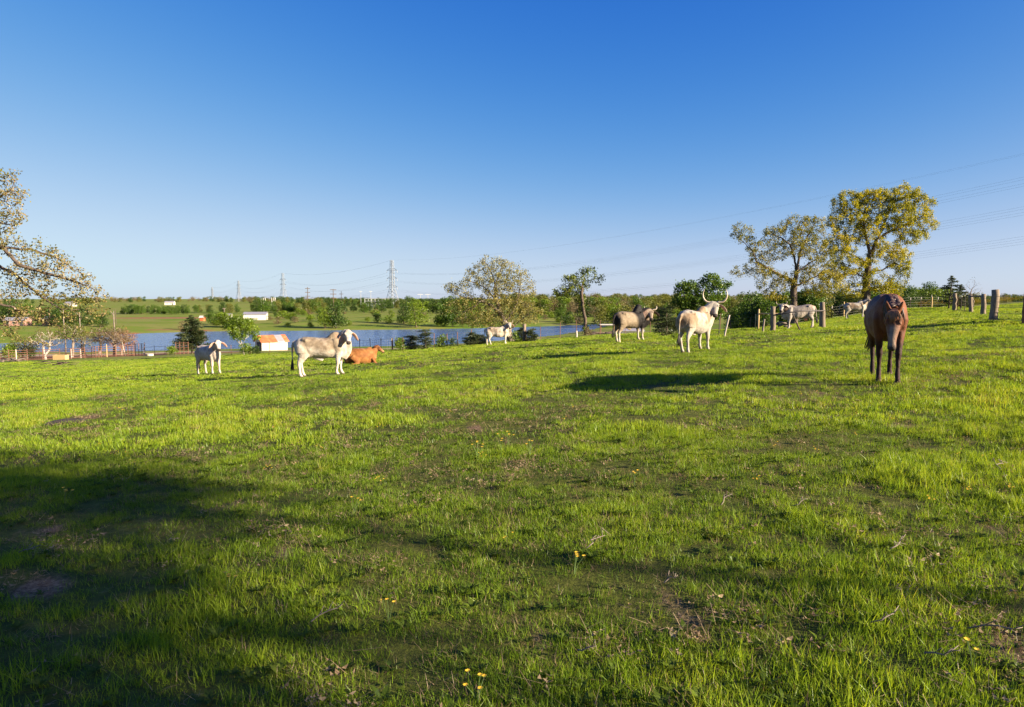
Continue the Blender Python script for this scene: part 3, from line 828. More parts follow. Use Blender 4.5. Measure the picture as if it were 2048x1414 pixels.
row(10, 1790, 1890, 120, 150, 4.2, 5.6, ['lime', 'green'], 'bush in the hedge left of the dark cedar', 'hedge left of the dark cedar', 'hedge_tree')
row(26, 1850, 2150, 300, 420, 7, 11, ['olive', 'dark', 'brown', 'olive'], 'tree in the far wood beyond the right fence', 'far wood beyond the right fence')
row(14, -60, 150, 250, 300, 6, 10, ['dark', 'green', 'dark'], 'tree by the pink houses behind the left oak', 'trees by the pink houses')
row(10, 100, 210, 220, 245, 4, 7, ['dark', 'green'], 'bush on the far bank behind the bare cypresses', 'bushes behind the bare cypresses')

for i in range(46):
    px = random.uniform(540, 1010); Y = random.uniform(255, 420); k = random.choice(['shrub', 'shrub', 'shrub_dark', 'shrub_brown'])
    w_ = {'shrub': 'lime green', 'shrub_dark': 'dark green', 'shrub_brown': 'brownish'}[k]
    bg_tree(k, px, Y, random.uniform(1.6, 4.2), w_ + ' scrub bush on the open slope across the pond', 'scrub_bush', 'shrub', w_ + ' scrub on the far slope', random.uniform(1, 1.7))
for i in range(20):
    px = random.uniform(1010, 1240); Y = random.uniform(270, 330); k = random.choice(['shrub', 'shrub_dark', 'shrub_brown'])
    w_ = {'shrub': 'lime green', 'shrub_dark': 'dark green', 'shrub_brown': 'brownish'}[k]
    bg_tree(k, px, Y, random.uniform(1.6, 3.6), w_ + ' scrub bush below the mixed wood', 'scrub_bush', 'shrub', w_ + ' scrub below the mixed wood', random.uniform(1, 1.7))

# --- cedars
def cedar(name, label, px, Y, h, w, seed, lean=0.0, py=None, dens=1.0, mleaf='leaf_cedar', flat=0.0, cat='tree', bare=0.10, nb=70, group=None, lsize=0.16, bushy=False):
    rs = np.random.default_rng(seed); b = G(px, Y) if py is None else W(px, py, Y)
    tb = MB(); tb.tube([(0, 0, -0.2), (0.05, 0, h * 0.3), (lean * 0.6, 0, h * 0.65), (lean, 0, h)], [h * 0.028, h * 0.022, h * 0.013, 0.01], 6)
    C = []; Dd = []
    for i in range(nb):
        t = bare + (1 - bare) * (i + rs.uniform(0, 1)) / nb
        prof = (1 - t) ** 0.75 * (0.6 + 0.4 * min(1, (t - bare) / 0.12 + 0.4)) + 0.04
        if bushy: prof = 0.25 + 0.8 * math.sqrt(max(0.0, 1 - (1.5 * t - 0.55) ** 2))
        L_ = w / 2 * prof * rs.uniform(0.6, 1.2)
        a = rs.uniform(0, 6.28); z0 = h * t; x0 = lean * t
        rise = rs.uniform(-0.05, 0.35) - flat * 0.2
        pts = [(x0, 0, z0)]
        for s in (0.4, 0.75, 1.0):
            pts.append((x0 + math.cos(a) * L_ * s, math.sin(a) * L_ * s, z0 + L_ * rise * s - 0.12 * L_ * s * s))
        tb.tube(pts, [0.012 + 0.012 * L_, 0.012 + 0.008 * L_, 0.01, 0.004], 3, False)
        n = int((16 + 46 * L_) * dens)
        s = rs.uniform(0.18, 1.03, n) ** 0.8
        q = np.stack([np.interp(s, [0, .4, .75, 1], [p_[k] for p_ in pts]) for k in range(3)], -1)
        wd = 0.05 + 0.20 * L_ * (1 - 0.6 * s)
        q += rs.normal(0, 1, (n, 3)) * np.stack([wd, wd, wd * 0.38], -1)
        C.append(q); Dd.append(np.tile([math.cos(a), math.sin(a), 0.25], (n, 1)))
    C = np.concatenate(C); Dd = np.concatenate(Dd)
    o = empty(name, b)
    tb.build('trunk', M['bark'], o, True)
    link('crown', leaf_mesh('crown', C, lsize * (1 + h * 0.05), rs, 0.4, 0.42, Dd), M[mleaf], o)
    tag(o, label, cat, group); return o
cedar('cedar_tree', 'broad dark cedar on the near bank left of the small barn', 384, 96, 5.4, 6.0, 31, nb=130, dens=1.3, py=None, lsize=0.17)
cedar('cedar_tree', 'dark layered cedar by the gate posts on the right', 1897, 62, 3.0, 2.9, 32, lean=0.25, nb=46, dens=1.3, flat=0.3, lsize=0.12)
cedar('cedar_tree', 'smaller cedar joined to the right side of the gate cedar', 1920, 63, 2.2, 2.2, 33, nb=36, dens=1.3, lsize=0.12)
for i, (px, Y, h, w, lb) in enumerate([
    (822, 54, 1.15, 1.1, 'dark juniper bush with a rusty side, left of the fence pair near mid picture'), (850, 53, 1.5, 1.2, 'upright dark juniper bush, right of the fence pair near mid picture'),
    (940, 54, 1.0, 1.0, 'small juniper bush left of the cow under the pale oak'), (958, 52, 0.8, 1.4, 'low spreading juniper at the heels of the cow under the pale oak'),
    (1063, 50, 0.9, 0.85, 'small juniper right of the wooden post under the pale oak'), (1042, 53, 1.1, 0.9, 'juniper bush left of the wooden post under the pale oak'),
    (1332, 36, 1.55, 1.25, 'dark juniper between the grey bull and the horned cow'), (1346, 40, 1.0, 1.0, 'little juniper touching the left flank of the horned cow')]):
    cedar('juniper_bush', lb, px, Y, h, w, 40 + i, nb=44, dens=2.6, cat='bush', bare=0.02, lsize=0.075, bushy=True)
for i, (px, Y, h, k, lb) in enumerate([
    (800, 58, 1.2, 'shrub', 'loose green shrub just left of the two dark junipers'), (880, 55, 1.1, 'shrub', 'light green shrub right of the two dark junipers'), (905, 56, 0.8, 'shrub_dark', 'low dark shrub by the fence left of the pale oak'),
    (1030, 50, 0.9, 'shrub', 'bright green weeds at the foot of the pale oak'), (495, 66, 1.3, 'shrub', 'bright shrub below the white stemmed little tree'), (515, 66, 0.9, 'shrub_dark', 'low shrub in front of the small barn door'),
    (345, 90, 1.3, 'shrub', 'lime shrub by the pens left of the calf'), (1175, 62, 0.9, 'shrub_brown', 'brownish tuft at the foot of the ragged tree'), (1350, 30, 0.35, 'shrub', 'small weeds beside the horned cow'),
    (600, 128, 1.6, 'shrub_dark', 'dark bush behind the tail of the grey backed cow'), (545, 124, 1.1, 'shrub', 'green bush against the small barn wall, right one'), (530, 124, 1.0, 'shrub', 'green bush against the small barn wall, left one'),
    (20, 92, 2.4, 'shrub', 'bush by the pens at the left edge'), (60, 108, 2.0, 'shrub_dark', 'dark bush among the bare cypresses at the left')]):
    bg_tree(k, px, Y, h, lb, 'fence_shrub', 'shrub', v=i)
# little tree with a white forked stem by the barn
px_tree('white_stem_tree', 'little lime green tree with a white forked stem left of the small barn', 70,
        [(487, 704), (484, 692), (482, 680)], [[(484, 690), (474, 678), (466, 665)], [(482, 680), (480, 664), (478, 650)], [(484, 690), (494, 677), (504, 668)], [(482, 682), (490, 665)]],
        [(466, 655, 18, 12), (485, 645, 18, 14), (505, 662, 14, 9), (478, 668, 22, 12), (515, 675, 9, 8)], 'leaf_lime', 17, natt=420, step=0.16, leaves=16, lsize=0.15, trunk_r=0.075, lrad=0.02, spread=0.14, mbark='bark_white', thick=0.9)
# --- bare bald cypresses by the pens
for i, (px, Y, hy, w, mleaf, nl, lb, bark) in enumerate([
    (90, 92, 663, 38, 'leaf_brown', 0.5, 'pale bare tree with twin white stems at the left end of the pens', 'bark_white'),
    (146, 100, 650, 44, 'leaf_olive', 1.0, 'bare cypress with greenish twigs behind the middle of the pens', 'bark_pale'),
    (200, 104, 655, 34, 'leaf_brown', 0.7, 'grey bare cypress with level twigs, left of the rusty pair', 'bark_pale'),
    (228, 102, 656, 38, 'leaf_brown', 0.9, 'rusty bare cypress with thick short stem in front of the pond', 'bark_pale'),
    (244, 108, 662, 30, 'leaf_rust', 1.6, 'red brown cypress, rightmost of the bare trees by the pens', 'bark_pale'),
    (170, 112, 664, 26, 'leaf_olive', 0.6, 'thin bare cypress in the background of the pens', 'bark_pale'),
    (45, 104, 676, 34, 'leaf_olive', 1.1, 'low twiggy tree near the left edge by the pond', 'bark')]):
    g0 = G(px, Y); pb = project(g0)[1]
    px_tree('bare_cypress', lb, Y, [(px, pb), (px + 1, pb - (pb - hy) * 0.35), (px, pb - (pb - hy) * 0.6)] if i else [(px, pb), (px - 1, pb - 14), (px - 4, pb - 30)],
            [] if i else [[(px, pb - 4), (px + 6, pb - 20), (px + 10, pb - 34)]],
            [(px, hy + 12, w * 0.9, 10), (px - w * 0.3, hy + 22, w * 0.7, 9), (px + w * 0.3, hy + 22, w * 0.7, 9), (px, hy + 3, w * 0.5, 8)], mleaf, 50 + i, natt=800, step=0.26, leaves=nl * 3.5, lsize=0.55, aspect=0.11,
            trunk_r=0.17, lrad=0.05, spread=0.2, mbark=bark, thick=0.8, tip=0.018, jit=0.16, lift=-0.02)
px_tree('bare_tree', 'leafless grey twiggy tree behind the gate cedar on the right', 66, [(1944, 622), (1943, 600), (1944, 585)], [], [(1944, 575, 20, 20), (1935, 585, 14, 14), (1955, 583, 12, 14)], 'leaf_brown', 61, natt=420, step=0.16, leaves=0.25,
        lsize=0.08, trunk_r=0.09, lrad=0.012, tip=0.006, mbark='bark_pale')
# snag trunks behind the bare cypresses
for i, (px, Y, py0, lb) in enumerate([(232, 112, 622, 'tall dead trunk with broken crooked top behind the rusty cypress'), (164, 112, 624, 'dead bare trunk standing behind the middle cypresses'), (132, 112, 620, 'leaning dead trunk left among the bare cypresses')]):
    b = G(px, Y); t = W(px, py0, Y); mb = MB(); hh = t.z - b.z
    mb.tube([(0, 0, -0.2), (0.05, 0, hh * 0.4), (-0.12, 0.05, hh * 0.75), (-0.05, 0, hh)], [0.13, 0.11, 0.09, 0.06], 7)
    mb.tube([(-0.1, 0, hh * 0.9), (-0.5, 0, hh * 0.98), (-0.75, 0, hh * 1.0)], [0.05, 0.04, 0.03], 5)
    tag(mb.build('dead_trunk', M['bark_pale'], None, True, b), lb, 'dead tree')

# --- shade trees standing outside the picture on the right; their shadows fall across the foreground
def shade_tree(x, y, h, w, hb, mleaf, seed, label, nleaf=5200, lsize=0.22, lean=(0, 0), tr=0.28):
    rs = np.random.default_rng(seed); z = H(x, y)
    bx, by = x - lean[0], y - lean[1]; z = H(bx, by)
    trunk = [(bx, by, z - 0.2), (bx + 0.1, by, z + h * 0.2), (bx + lean[0] * 0.3, by + lean[1] * 0.3 + 0.1, z + hb * 0.75), (x, y, z + h * 0.75)]
    cs = [((x + rs.normal(0, w * 0.2), y + rs.normal(0, w * 0.22), z + rs.uniform(hb + 0.12 * h, h * 0.88)), (w * 0.24, w * 0.24, h * 0.12)) for _ in range(9)]
    P, par = grow([trunk], ell_pts(cs, 700, rs), 0.3, 2.5, 0.5, 50, rs, 0.25, 0.02)
    r, leafy = radii(par, 0.008, 2.2, tr)
    cand = np.where(r < 0.04)[0]; C = P[rs.choice(cand, nleaf)] + rs.normal(0, 0.22, (nleaf, 3))
    return tree_thing('oak_tree', (bx, by, z), P, par, r, C, lsize, M['bark'], M[mleaf], rs, label)
shade_tree(22.0, -4.3, 10.8, 5.0, 6.7, 'leaf_oak', 71, 'slender oak outside the right of the view shading the lower left grass', nleaf=1700, lean=(0.4, 1.0), tr=0.06)
shade_tree(21.0, -6.1, 9.8, 4.6, 6.0, 'leaf_oak', 74, 'second slender oak outside the right of the view shading the lower left corner', nleaf=3000, lean=(0.3, 0.7), tr=0.06)
shade_tree(14.5, -5.9, 6.6, 5.2, 2.5, 'leaf_oak', 73, 'oak behind the viewer shading the bottom of the view', nleaf=4200, tr=0.2)
cedar('cedar_tree', 'cedar just outside the right edge shading the fence bank', 2360, 24.5, 3.6, 3.4, 34, nb=60, dens=1.2)
cedar('cedar_tree', 'second cedar outside the right edge beside the fence', 2440, 27.5, 3.0, 3.0, 35, nb=50, dens=1.2)
# ------------------------------------------------------------------ animals
def ring(c, u, v, hw, hu, hd, n=16, e=2.0):
    out = []
    for k in range(n):
        a = 2 * math.pi * k / n; ca, sa = math.cos(a), math.sin(a)
        cu = math.copysign(abs(ca) ** (2 / e), ca); sv = math.copysign(abs(sa) ** (2 / e), sa)
        out.append(c + u * (hw * cu) + v * ((hu if sv > 0 else hd) * sv))
    return out
def loft(mb, secs, n=16, e=2.2):
    """secs: (c, u, v, hw, hu, hd)"""
    V = []; F = []
    for s in secs: V += ring(*s, n=n, e=e)
    m_ = len(secs)
    for i in range(m_ - 1):
        for k in range(n):
            k2 = (k + 1) % n; F.append((i * n + k, i * n + k2, (i + 1) * n + k2, (i + 1) * n + k))
    F.append(tuple(range(n - 1, -1, -1))); F.append(tuple((m_ - 1) * n + k for k in range(n)))
    mb.add(V, F)
def spine(mb, secs, n=24, e=2.08):
    """secs: (x, ztop, zbot, hw[, y])"""
    S = []
    for s in secs:
        x, zt, zb, hw = s[:4]; y = s[4] if len(s) > 4 else 0
        zc = zb + (zt - zb) * 0.52
        S.append((Vector((x, y, zc)), Vector((0, 1, 0)), Vector((0, 0, 1)), hw, zt - zc, zc - zb))
    loft(mb, S, n, e)
def limb(mb, pts, up=Vector((1, 0, 0)), n=12):
    """pts: (x, y, z, r_along, r_side)"""
    P = [Vector(p[:3]) for p in pts]; S = []
    for i, p in enumerate(P):
        t = (P[min(i + 1, len(P) - 1)] - P[max(i - 1, 0)]).normalized()
        v = (up - t * up.dot(t)).normalized(); u = t.cross(v)
        ra = pts[i][3]; rb = pts[i][4] if len(pts[i]) > 4 else ra
        S.append((p, u, v, rb, ra, ra))
    loft(mb, S, n, 2.0)
def bez(a, b, c, d, t):
    return a * (1 - t) ** 3 + b * 3 * t * (1 - t) ** 2 + c * 3 * t * t * (1 - t) + d * t ** 3
def head_frame(yaw, pitch, roll=0.0):
    f = Vector((math.cos(pitch) * math.cos(yaw), math.cos(pitch) * math.sin(yaw), -math.sin(pitch)))
    s = Vector((-math.sin(yaw), math.cos(yaw), 0)); u = f.cross(s)
    if roll:
        s, u = s * math.cos(roll) + u * math.sin(roll), u * math.cos(roll) - s * math.sin(roll)
    return f, s, u
def remeshed(mb, name, vox, smooth=3, fac=0.5):
    me = mb.mesh(name)
    o = bpy.data.objects.new('tmp', me); COL.objects.link(o)
    r = o.modifiers.new('r', 'REMESH'); r.mode = 'VOXEL'; r.voxel_size = vox; r.use_smooth_shade = True
    s = o.modifiers.new('s', 'SMOOTH'); s.iterations = smooth; s.factor = fac
    dg = bpy.context.evaluated_depsgraph_get()
    out = bpy.data.meshes.new_from_object(o.evaluated_get(dg)); out.name = name
    bpy.data.objects.remove(o); bpy.data.meshes.remove(me)
    out.polygons.foreach_set('use_smooth', np.ones(len(out.polygons), dtype=bool))
    return out
def paint(me, fn):
    V = np.empty(len(me.vertices) * 3, np.float32); me.vertices.foreach_get('co', V); V = V.reshape(-1, 3)
    c = fn(V); a = me.attributes.new('coat', 'FLOAT_COLOR', 'POINT')
    a.data.foreach_set('color', np.concatenate([c, np.ones((len(c), 1))], 1).astype(np.float32).ravel())
m, nt, out = new_mat('short hair coat'); L = nt.links.new
p = N(nt, 'ShaderNodeBsdfPrincipled'); p.inputs['Roughness'].default_value = 0.62; p.inputs['Specular IOR Level'].default_value = 0.15
p.inputs['Sheen Weight'].default_value = 0.03
a = N(nt, 'ShaderNodeAttribute'); a.attribute_name = 'coat'
nz = noise_node(nt, 9, 4, 0.6); nz2 = noise_node(nt, 70, 3, 0.7)
k1 = ramp(nt, [(0.3, (0.70, 0.67, 0.64)), (0.7, (1.08, 1.08, 1.08))], nz.outputs['Fac'])
c = mixc(nt, 1.0, a.outputs['Color'], k1.outputs[0], 'MULTIPLY'); L(c, p.inputs['Base Color'])
b = N(nt, 'ShaderNodeBump'); b.inputs['Strength'].default_value = 0.5; b.inputs['Distance'].default_value = 0.015
L(nz2.outputs['Fac'], b.inputs['Height'])
b2 = N(nt, 'ShaderNodeBump'); b2.inputs['Strength'].default_value = 0.7; b2.inputs['Distance'].default_value = 0.05; nz3 = noise_node(nt, 4.5, 3, 0.5); L(nz3.outputs['Fac'], b2.inputs['Height']); L(b.outputs[0], b2.inputs['Normal'])
L(b2.outputs[0], p.inputs['Normal']); L(p.outputs[0], out.inputs[0])
M['coat'] = m

def mixv(a, b, t): return a * (1 - t[:, None]) + np.array(b) * t[:, None]
def sm(x, a, b):
    t = np.clip((x - a) / (b - a), 0, 1); return t * t * (3 - 2 * t)

def cow(label, group, X, Y, heading, scale, head_yaw, head_pitch, poll=(0.80, 0.0, 1.34), coat='white', horns=None, hump=1.0, steps=((0, 0), (0, 0)), tail='down', belly=0.0, ear=1.0, sheath=0.0, udder=0.0,
        tilt=True, head_roll=0.0, tag_col=None, neck_thick=1.0, spine_y=0.0):
    mb = MB()
    spine(mb, [(-0.83, 1.07, 0.88, 0.06), (-0.785, 1.15, 0.72, 0.16), (-0.68, 1.215, 0.63, 0.225), (-0.54, 1.255, 0.595, 0.255), (-0.42, 1.255, 0.585, 0.268), (-0.28, 1.235, 0.615 - belly * 0.4, 0.275), (-0.08, 1.205, 0.59 - belly, 0.285 + belly * 0.4),
               (0.14, 1.19, 0.56 - belly, 0.285 + belly * 0.3), (0.32, 1.20, 0.535 - belly * 0.5, 0.258), (0.48, 1.20, 0.525, 0.228), (0.60, 1.16, 0.54, 0.195), (0.71, 1.08, 0.59, 0.14), (0.78, 0.98, 0.70, 0.06)])
    # hip bones, shoulder blades
    for s in (-1, 1):
        limb(mb, [(-0.56, s * 0.15, 1.17, 0.05), (-0.45, s * 0.205, 1.145, 0.062), (-0.32, s * 0.16, 1.13, 0.05)])
        limb(mb, [(0.42, s * 0.13, 1.14, 0.09, 0.07), (0.46, s * 0.19, 0.95, 0.12, 0.07), (0.52, s * 0.185, 0.78, 0.11, 0.075)])
        limb(mb, [(-0.45, s * 0.15, 1.08, 0.10, 0.08), (-0.56, s * 0.185, 0.93, 0.22, 0.10), (-0.57, s * 0.185, 0.76, 0.20, 0.10)])
    if hump:
        spine(mb, [(0.12, 1.16, 1.02, 0.06), (0.22, 1.20 + 0.05 * hump, 1.02, 0.10), (0.30, 1.20 + 0.105 * hump, 1.02, 0.12), (0.38, 1.20 + 0.138 * hump, 1.02, 0.125), (0.46, 1.20 + 0.145 * hump, 1.02, 0.12), (0.53, 1.20 + 0.125 * hump, 1.02, 0.105), (0.59, 1.19 + 0.07 * hump, 1.0, 0.085), (0.65, 1.14, 0.98, 0.06)], 14, 2.2)
    # legs: steps = ((fore near side s=+1, fore s=-1), (hind +1, hind -1)) shifts of the hoof along x
    for s, dx in ((1, steps[0][0]), (-1, steps[0][1])):
        y = s * 0.135
        limb(mb, [(0.49, s * 0.15, 0.90, 0.15, 0.10), (0.50, s * 0.15, 0.68, 0.125, 0.085), (0.50 + dx * 0.25, y, 0.52, 0.082, 0.066), (0.515 + dx * 0.5, y, 0.38, 0.056, 0.052), (0.505 + dx * 0.62, y, 0.31, 0.043, 0.040), (0.50 + dx * 0.85, y, 0.17, 0.038, 0.037),
                  (0.505 + dx * 0.95, y, 0.105, 0.050, 0.046), (0.535 + dx, y, 0.05, 0.050, 0.048), (0.56 + dx, y, 0.0, 0.066, 0.055)])
    for s, dx in ((1, steps[1][0]), (-1, steps[1][1])):
        y = s * 0.15
        limb(mb, [(-0.54, s * 0.17, 0.92, 0.24, 0.10), (-0.54, s * 0.17, 0.74, 0.20, 0.095), (-0.60 + dx * 0.3, y, 0.60, 0.125, 0.074), (-0.69 + dx * 0.5, y, 0.47, 0.070, 0.052), (-0.70 + dx * 0.6, y, 0.41, 0.052, 0.042), (-0.685 + dx * 0.75, y, 0.28, 0.041, 0.037),
                  (-0.675 + dx * 0.9, y, 0.12, 0.048, 0.044), (-0.65 + dx, y, 0.055, 0.048, 0.046), (-0.625 + dx, y, 0.0, 0.066, 0.055)])
    # neck and head
    f, s_, u = head_frame(head_yaw, head_pitch, head_roll)
    pl = Vector(poll)
    a0 = Vector((0.48, 0, 0.99)); a3 = pl + f * 0.05 - u * 0.05
    a1 = a0 + Vector((0.16, 0, 0.06)); a2 = a3 - (f * 0.6 + Vector((0.6, 0, 0))).normalized() * 0.12
    S = []
    for i in range(7):
        t = i / 6; c = bez(a0, a1, a2, a3, t); d = (bez(a0, a1, a2, a3, min(t + .02, 1)) - bez(a0, a1, a2, a3, max(t - .02, 0))).normalized()
        up = Vector((0, 0, 1)); v = (up - d * up.dot(d)).normalized(); w_ = v.cross(d)
        hw = (0.185 * (1 - t) + 0.094 * t) * neck_thick; hv = (0.25 * (1 - t) + 0.125 * t) * neck_thick
        S.append((c, w_, v, hw, hv, hv * 1.08))
    loft(mb, S, 14, 2.1)
    # dewlap: loose skin from throat to brisket
    th = pl + f * 0.14 - u * 0.10; br = Vector((0.64, 0, 0.50))
    S = []
    for i in range(6):
        t = i / 5; c = th.lerp(br, t) + Vector((0.05 * math.sin(t * 3.14), 0, -0.02 * math.sin(t * 3.14)))
        S.append((c, Vector((0, 1, 0)), Vector((0.85, 0, -0.5)).normalized(), 0.030, 0.085 + 0.07 * math.sin(t * 3.14), 0.14))
    loft(mb, S, 10, 2.0)
    hs = [(-0.05, 0.055, 0.04, 0.05), (-0.01, 0.088, 0.075, 0.08), (0.06, 0.108, 0.088, 0.105), (0.13, 0.112, 0.082, 0.13), (0.19, 0.104, 0.074, 0.130), (0.26, 0.086, 0.066, 0.112), (0.33, 0.072, 0.060, 0.090), (0.40, 0.070, 0.057, 0.075), (0.455, 0.078, 0.055, 0.070), (0.49, 0.068, 0.045, 0.055), (0.505, 0.04, 0.025, 0.03)]
    loft(mb, [(pl + f * t, s_, u, hw, hu, hd) for t, hw, hu, hd in hs], 16, 2.4)
    for s in (-1, 1):      # brow and ears
        limb(mb, [tuple(pl + f * 0.10 + s_ * s * 0.085 + u * 0.055) + (0.03,), tuple(pl + f * 0.16 + s_ * s * 0.095 + u * 0.045) + (0.035,)], u)
        e0 = pl + f * 0.035 + s_ * s * 0.085 - u * 0.005
        dwn = Vector((0, 0, -1))
        d1 = (s_ * s * 0.80 + dwn * 0.62 * ear).normalized(); d2 = (s_ * s * 0.38 + dwn * 1.0 * ear).normalized()
        pts = [e0, e0 + d1 * 0.07, e0 + d1 * 0.14 + d2 * 0.02, e0 + d1 * 0.17 + d2 * 0.11, e0 + d1 * 0.185 + d2 * 0.19]
        wd = [0.03, 0.062, 0.075, 0.062, 0.018]
        S = []
        for i, q in enumerate(pts):
            t = (pts[min(i + 1, 4)] - pts[max(i - 1, 0)]).normalized(); n_ = (f - t * f.dot(t)).normalized(); w_ = t.cross(n_)
            S.append((q, w_, n_, wd[i], 0.017, 0.017))
        loft(mb, S, 10, 2.0)
    # tail
    if tail == 'down': tp = [(-0.77, 0, 1.13), (-0.85, 0.0, 1.10), (-0.895, 0.01, 0.98), (-0.91, 0.015, 0.80), (-0.915, 0.02, 0.62), (-0.92, 0.02, 0.52)]; sw = [(-0.92, 0.02, 0.56), (-0.925, 0.02, 0.44), (-0.93, 0.025, 0.34), (-0.93, 0.03, 0.22)]
    elif tail == 'up': tp = [(-0.77, 0, 1.13), (-0.88, 0, 1.15), (-1.02, 0.0, 1.10), (-1.12, 0.0, 1.0), (-1.15, 0, 0.88), (-1.15, 0, 0.74)]; sw = [(-1.15, 0, 0.80), (-1.155, 0, 0.66), (-1.16, 0, 0.54), (-1.15, 0, 0.42)]
    else: tp = None
    if tp: limb(mb, [q + (r_,) for q, r_ in zip(tp, (0.05, 0.042, 0.033, 0.026, 0.022, 0.018))])
    if sheath:
        spine(mb, [(-0.36, 0.68, 0.60, 0.03), (-0.24, 0.68, 0.57 - 0.02 * sheath, 0.034), (-0.12, 0.66, 0.53 - 0.055 * sheath, 0.036), (-0.02, 0.64, 0.505 - 0.06 * sheath, 0.034), (0.05, 0.62, 0.54, 0.03), (0.14, 0.60, 0.54, 0.025)], 10, 2.0)
    if udder:
        spine(mb, [(-0.48, 0.75, 0.55, 0.05), (-0.42, 0.75, 0.49 - 0.04 * udder, 0.11), (-0.32, 0.75, 0.48 - 0.04 * udder, 0.12), (-0.24, 0.75, 0.54, 0.06)], 12, 2.2)
        for dx in (-0.42, -0.33):
            for s in (-1, 1): limb(mb, [(dx, s * 0.06, 0.50, 0.03), (dx, s * 0.065, 0.42 - 0.03 * udder, 0.017)])
    me = remeshed(mb, 'body', 0.0165, 7)
    nrm = np.empty(len(me.vertices) * 3, np.float32); me.vertices.foreach_get('normal', nrm); nrm = nrm.reshape(-1, 3)
    def fn(V):
        n = len(V); x, y, z = V[:, 0], V[:, 1], V[:, 2]
        nzv = fbm(x * 3 + 5 + y * 2, z * 3 + y, 1.0, int(abs(X) * 10) + 3, 3); nz2 = fbm(x * 8, z * 8 + y * 5, 1.0, 17, 2)
        q = V - np.array(pl); hf, hsd, hu_ = q @ np.array(f), q @ np.array(s_), q @ np.array(u)
        headm = sm(np.linalg.norm(q - np.array(f) * 0.2, axis=1), 0.36, 0.24)
        if coat == 'bull': headm = sm(np.linalg.norm(q - np.array(f) * 0.22, axis=1), 0.29, 0.22)
        if coat == 'white':
            c = np.tile([0.50, 0.435, 0.36], (n, 1)); g = sm(z, 0.60, 0.92) * sm(nzv, 0.22, 0.60) * sm(x, -0.74, -0.45) * (1 - headm * 0.75)
            c = mixv(c, [0.21, 0.155, 0.10], g * 0.9); c = mixv(c, [0.15, 0.09, 0.055], g * sm(nz2, 0.6, 0.8) * 0.5)
        elif coat == 'pale':
            c = np.tile([0.46, 0.385, 0.33], (n, 1)); g = sm(z, 0.7, 1.1) * sm(nzv, 0.38, 0.7) * (1 - headm); c = mixv(c, [0.24, 0.195, 0.165], g * 0.9)
        elif coat == 'tan':
            c = np.tile([0.36, 0.32, 0.27], (n, 1)); g = sm(z, 0.62, 0.95) * sm(nzv, 0.40, 0.60) * (1 - headm * 0.8); c = mixv(c, [0.22, 0.145, 0.085], g * 0.9)
        elif coat == 'bull':
            c = np.tile([0.20, 0.15, 0.10], (n, 1)); c = mixv(c, [0.27, 0.21, 0.15], sm(nzv, 0.45, 0.7) * sm(z, .6, .9)); front = sm(x + 0.25 * (z - 0.8), 0.0, 0.26)
            c = mixv(c, [0.009, 0.007, 0.007], front * (1 - headm)); c = mixv(c, [0.26, 0.20, 0.15], headm * 0.9); c = mixv(c, [0.015, 0.012, 0.012], sm(x, -0.66, -0.80) * sm(z, .45, .6))  # shade on neck and shoulders painted into the coat, along with the dark hump
            c = mixv(c, [0.42, 0.35, 0.28], sm(z, 0.55, 0.36))
        elif coat == 'ginger':
            c = np.tile([0.40, 0.155, 0.038], (n, 1)); c = mixv(c, [0.52, 0.25, 0.075], sm(nzv, 0.4, 0.7)); c = mixv(c, [0.20, 0.08, 0.035], sm(x, 0.52, 0.75) * 0.8)
        elif coat == 'grey':
            c = np.tile([0.40, 0.345, 0.295], (n, 1)); c = mixv(c, [0.20, 0.17, 0.15], sm(nzv, 0.36, 0.62) * sm(z, 0.6, 1.0)); c = mixv(c, [0.42, 0.28, 0.20], sm(x, -0.5, -0.75) * sm(z, 0.95, 1.1) * 0.7)
        # muzzle, nostrils, eye rims, ears, hooves, udder
        mz = sm(hf, 0.405, 0.44) * (np.linalg.norm(q - np.array(f) * 0.45, axis=1) < 0.13) * sm(hu_, -0.05, -0.03)
        c = mixv(c, [0.03, 0.022, 0.02], mz * 0.95)
        c = mixv(c, [0.05, 0.04, 0.035], sm(np.hypot(hf - 0.145, np.abs(hsd) - 0.105) + np.abs(hu_ - 0.02) * 0.6, 0.05, 0.025) * headm * 0.8)
        earm = sm(np.abs(hsd), 0.12, 0.15) * (np.linalg.norm(q, axis=1) < 0.42)
        inner = earm * sm(nrm @ np.array(f), 0.2, 0.6)
        c = mixv(c, [0.42, 0.21, 0.14], inner * 0.75)
        if coat in ('bull', 'grey'): c = mixv(c, [0.05, 0.04, 0.035], inner * 0.8)
        c = mixv(c, [0.12, 0.09, 0.07], sm(z, 0.055, 0.035))
        if udder: c = mixv(c, [0.55, 0.22, 0.14], sm(z, 0.56, 0.50) * (np.abs(x + 0.36) < 0.16) * (np.abs(y) < 0.13))
        return np.clip(c, 0, 1)
    paint(me, fn)
    z0 = min(H(X, Y), 99)
    root = empty('cow', (X, Y, z0), heading); root.scale = (scale,) * 3
    if tilt:
        cx, sx = math.cos(heading), math.sin(heading)
        sl = math.atan2(H(X + cx * 0.5 * scale, Y + sx * 0.5 * scale) - H(X - cx * 0.5 * scale, Y - sx * 0.5 * scale), scale)
        root.rotation_euler = (0, -sl, heading)
    link('body', me, M['coat'], root)
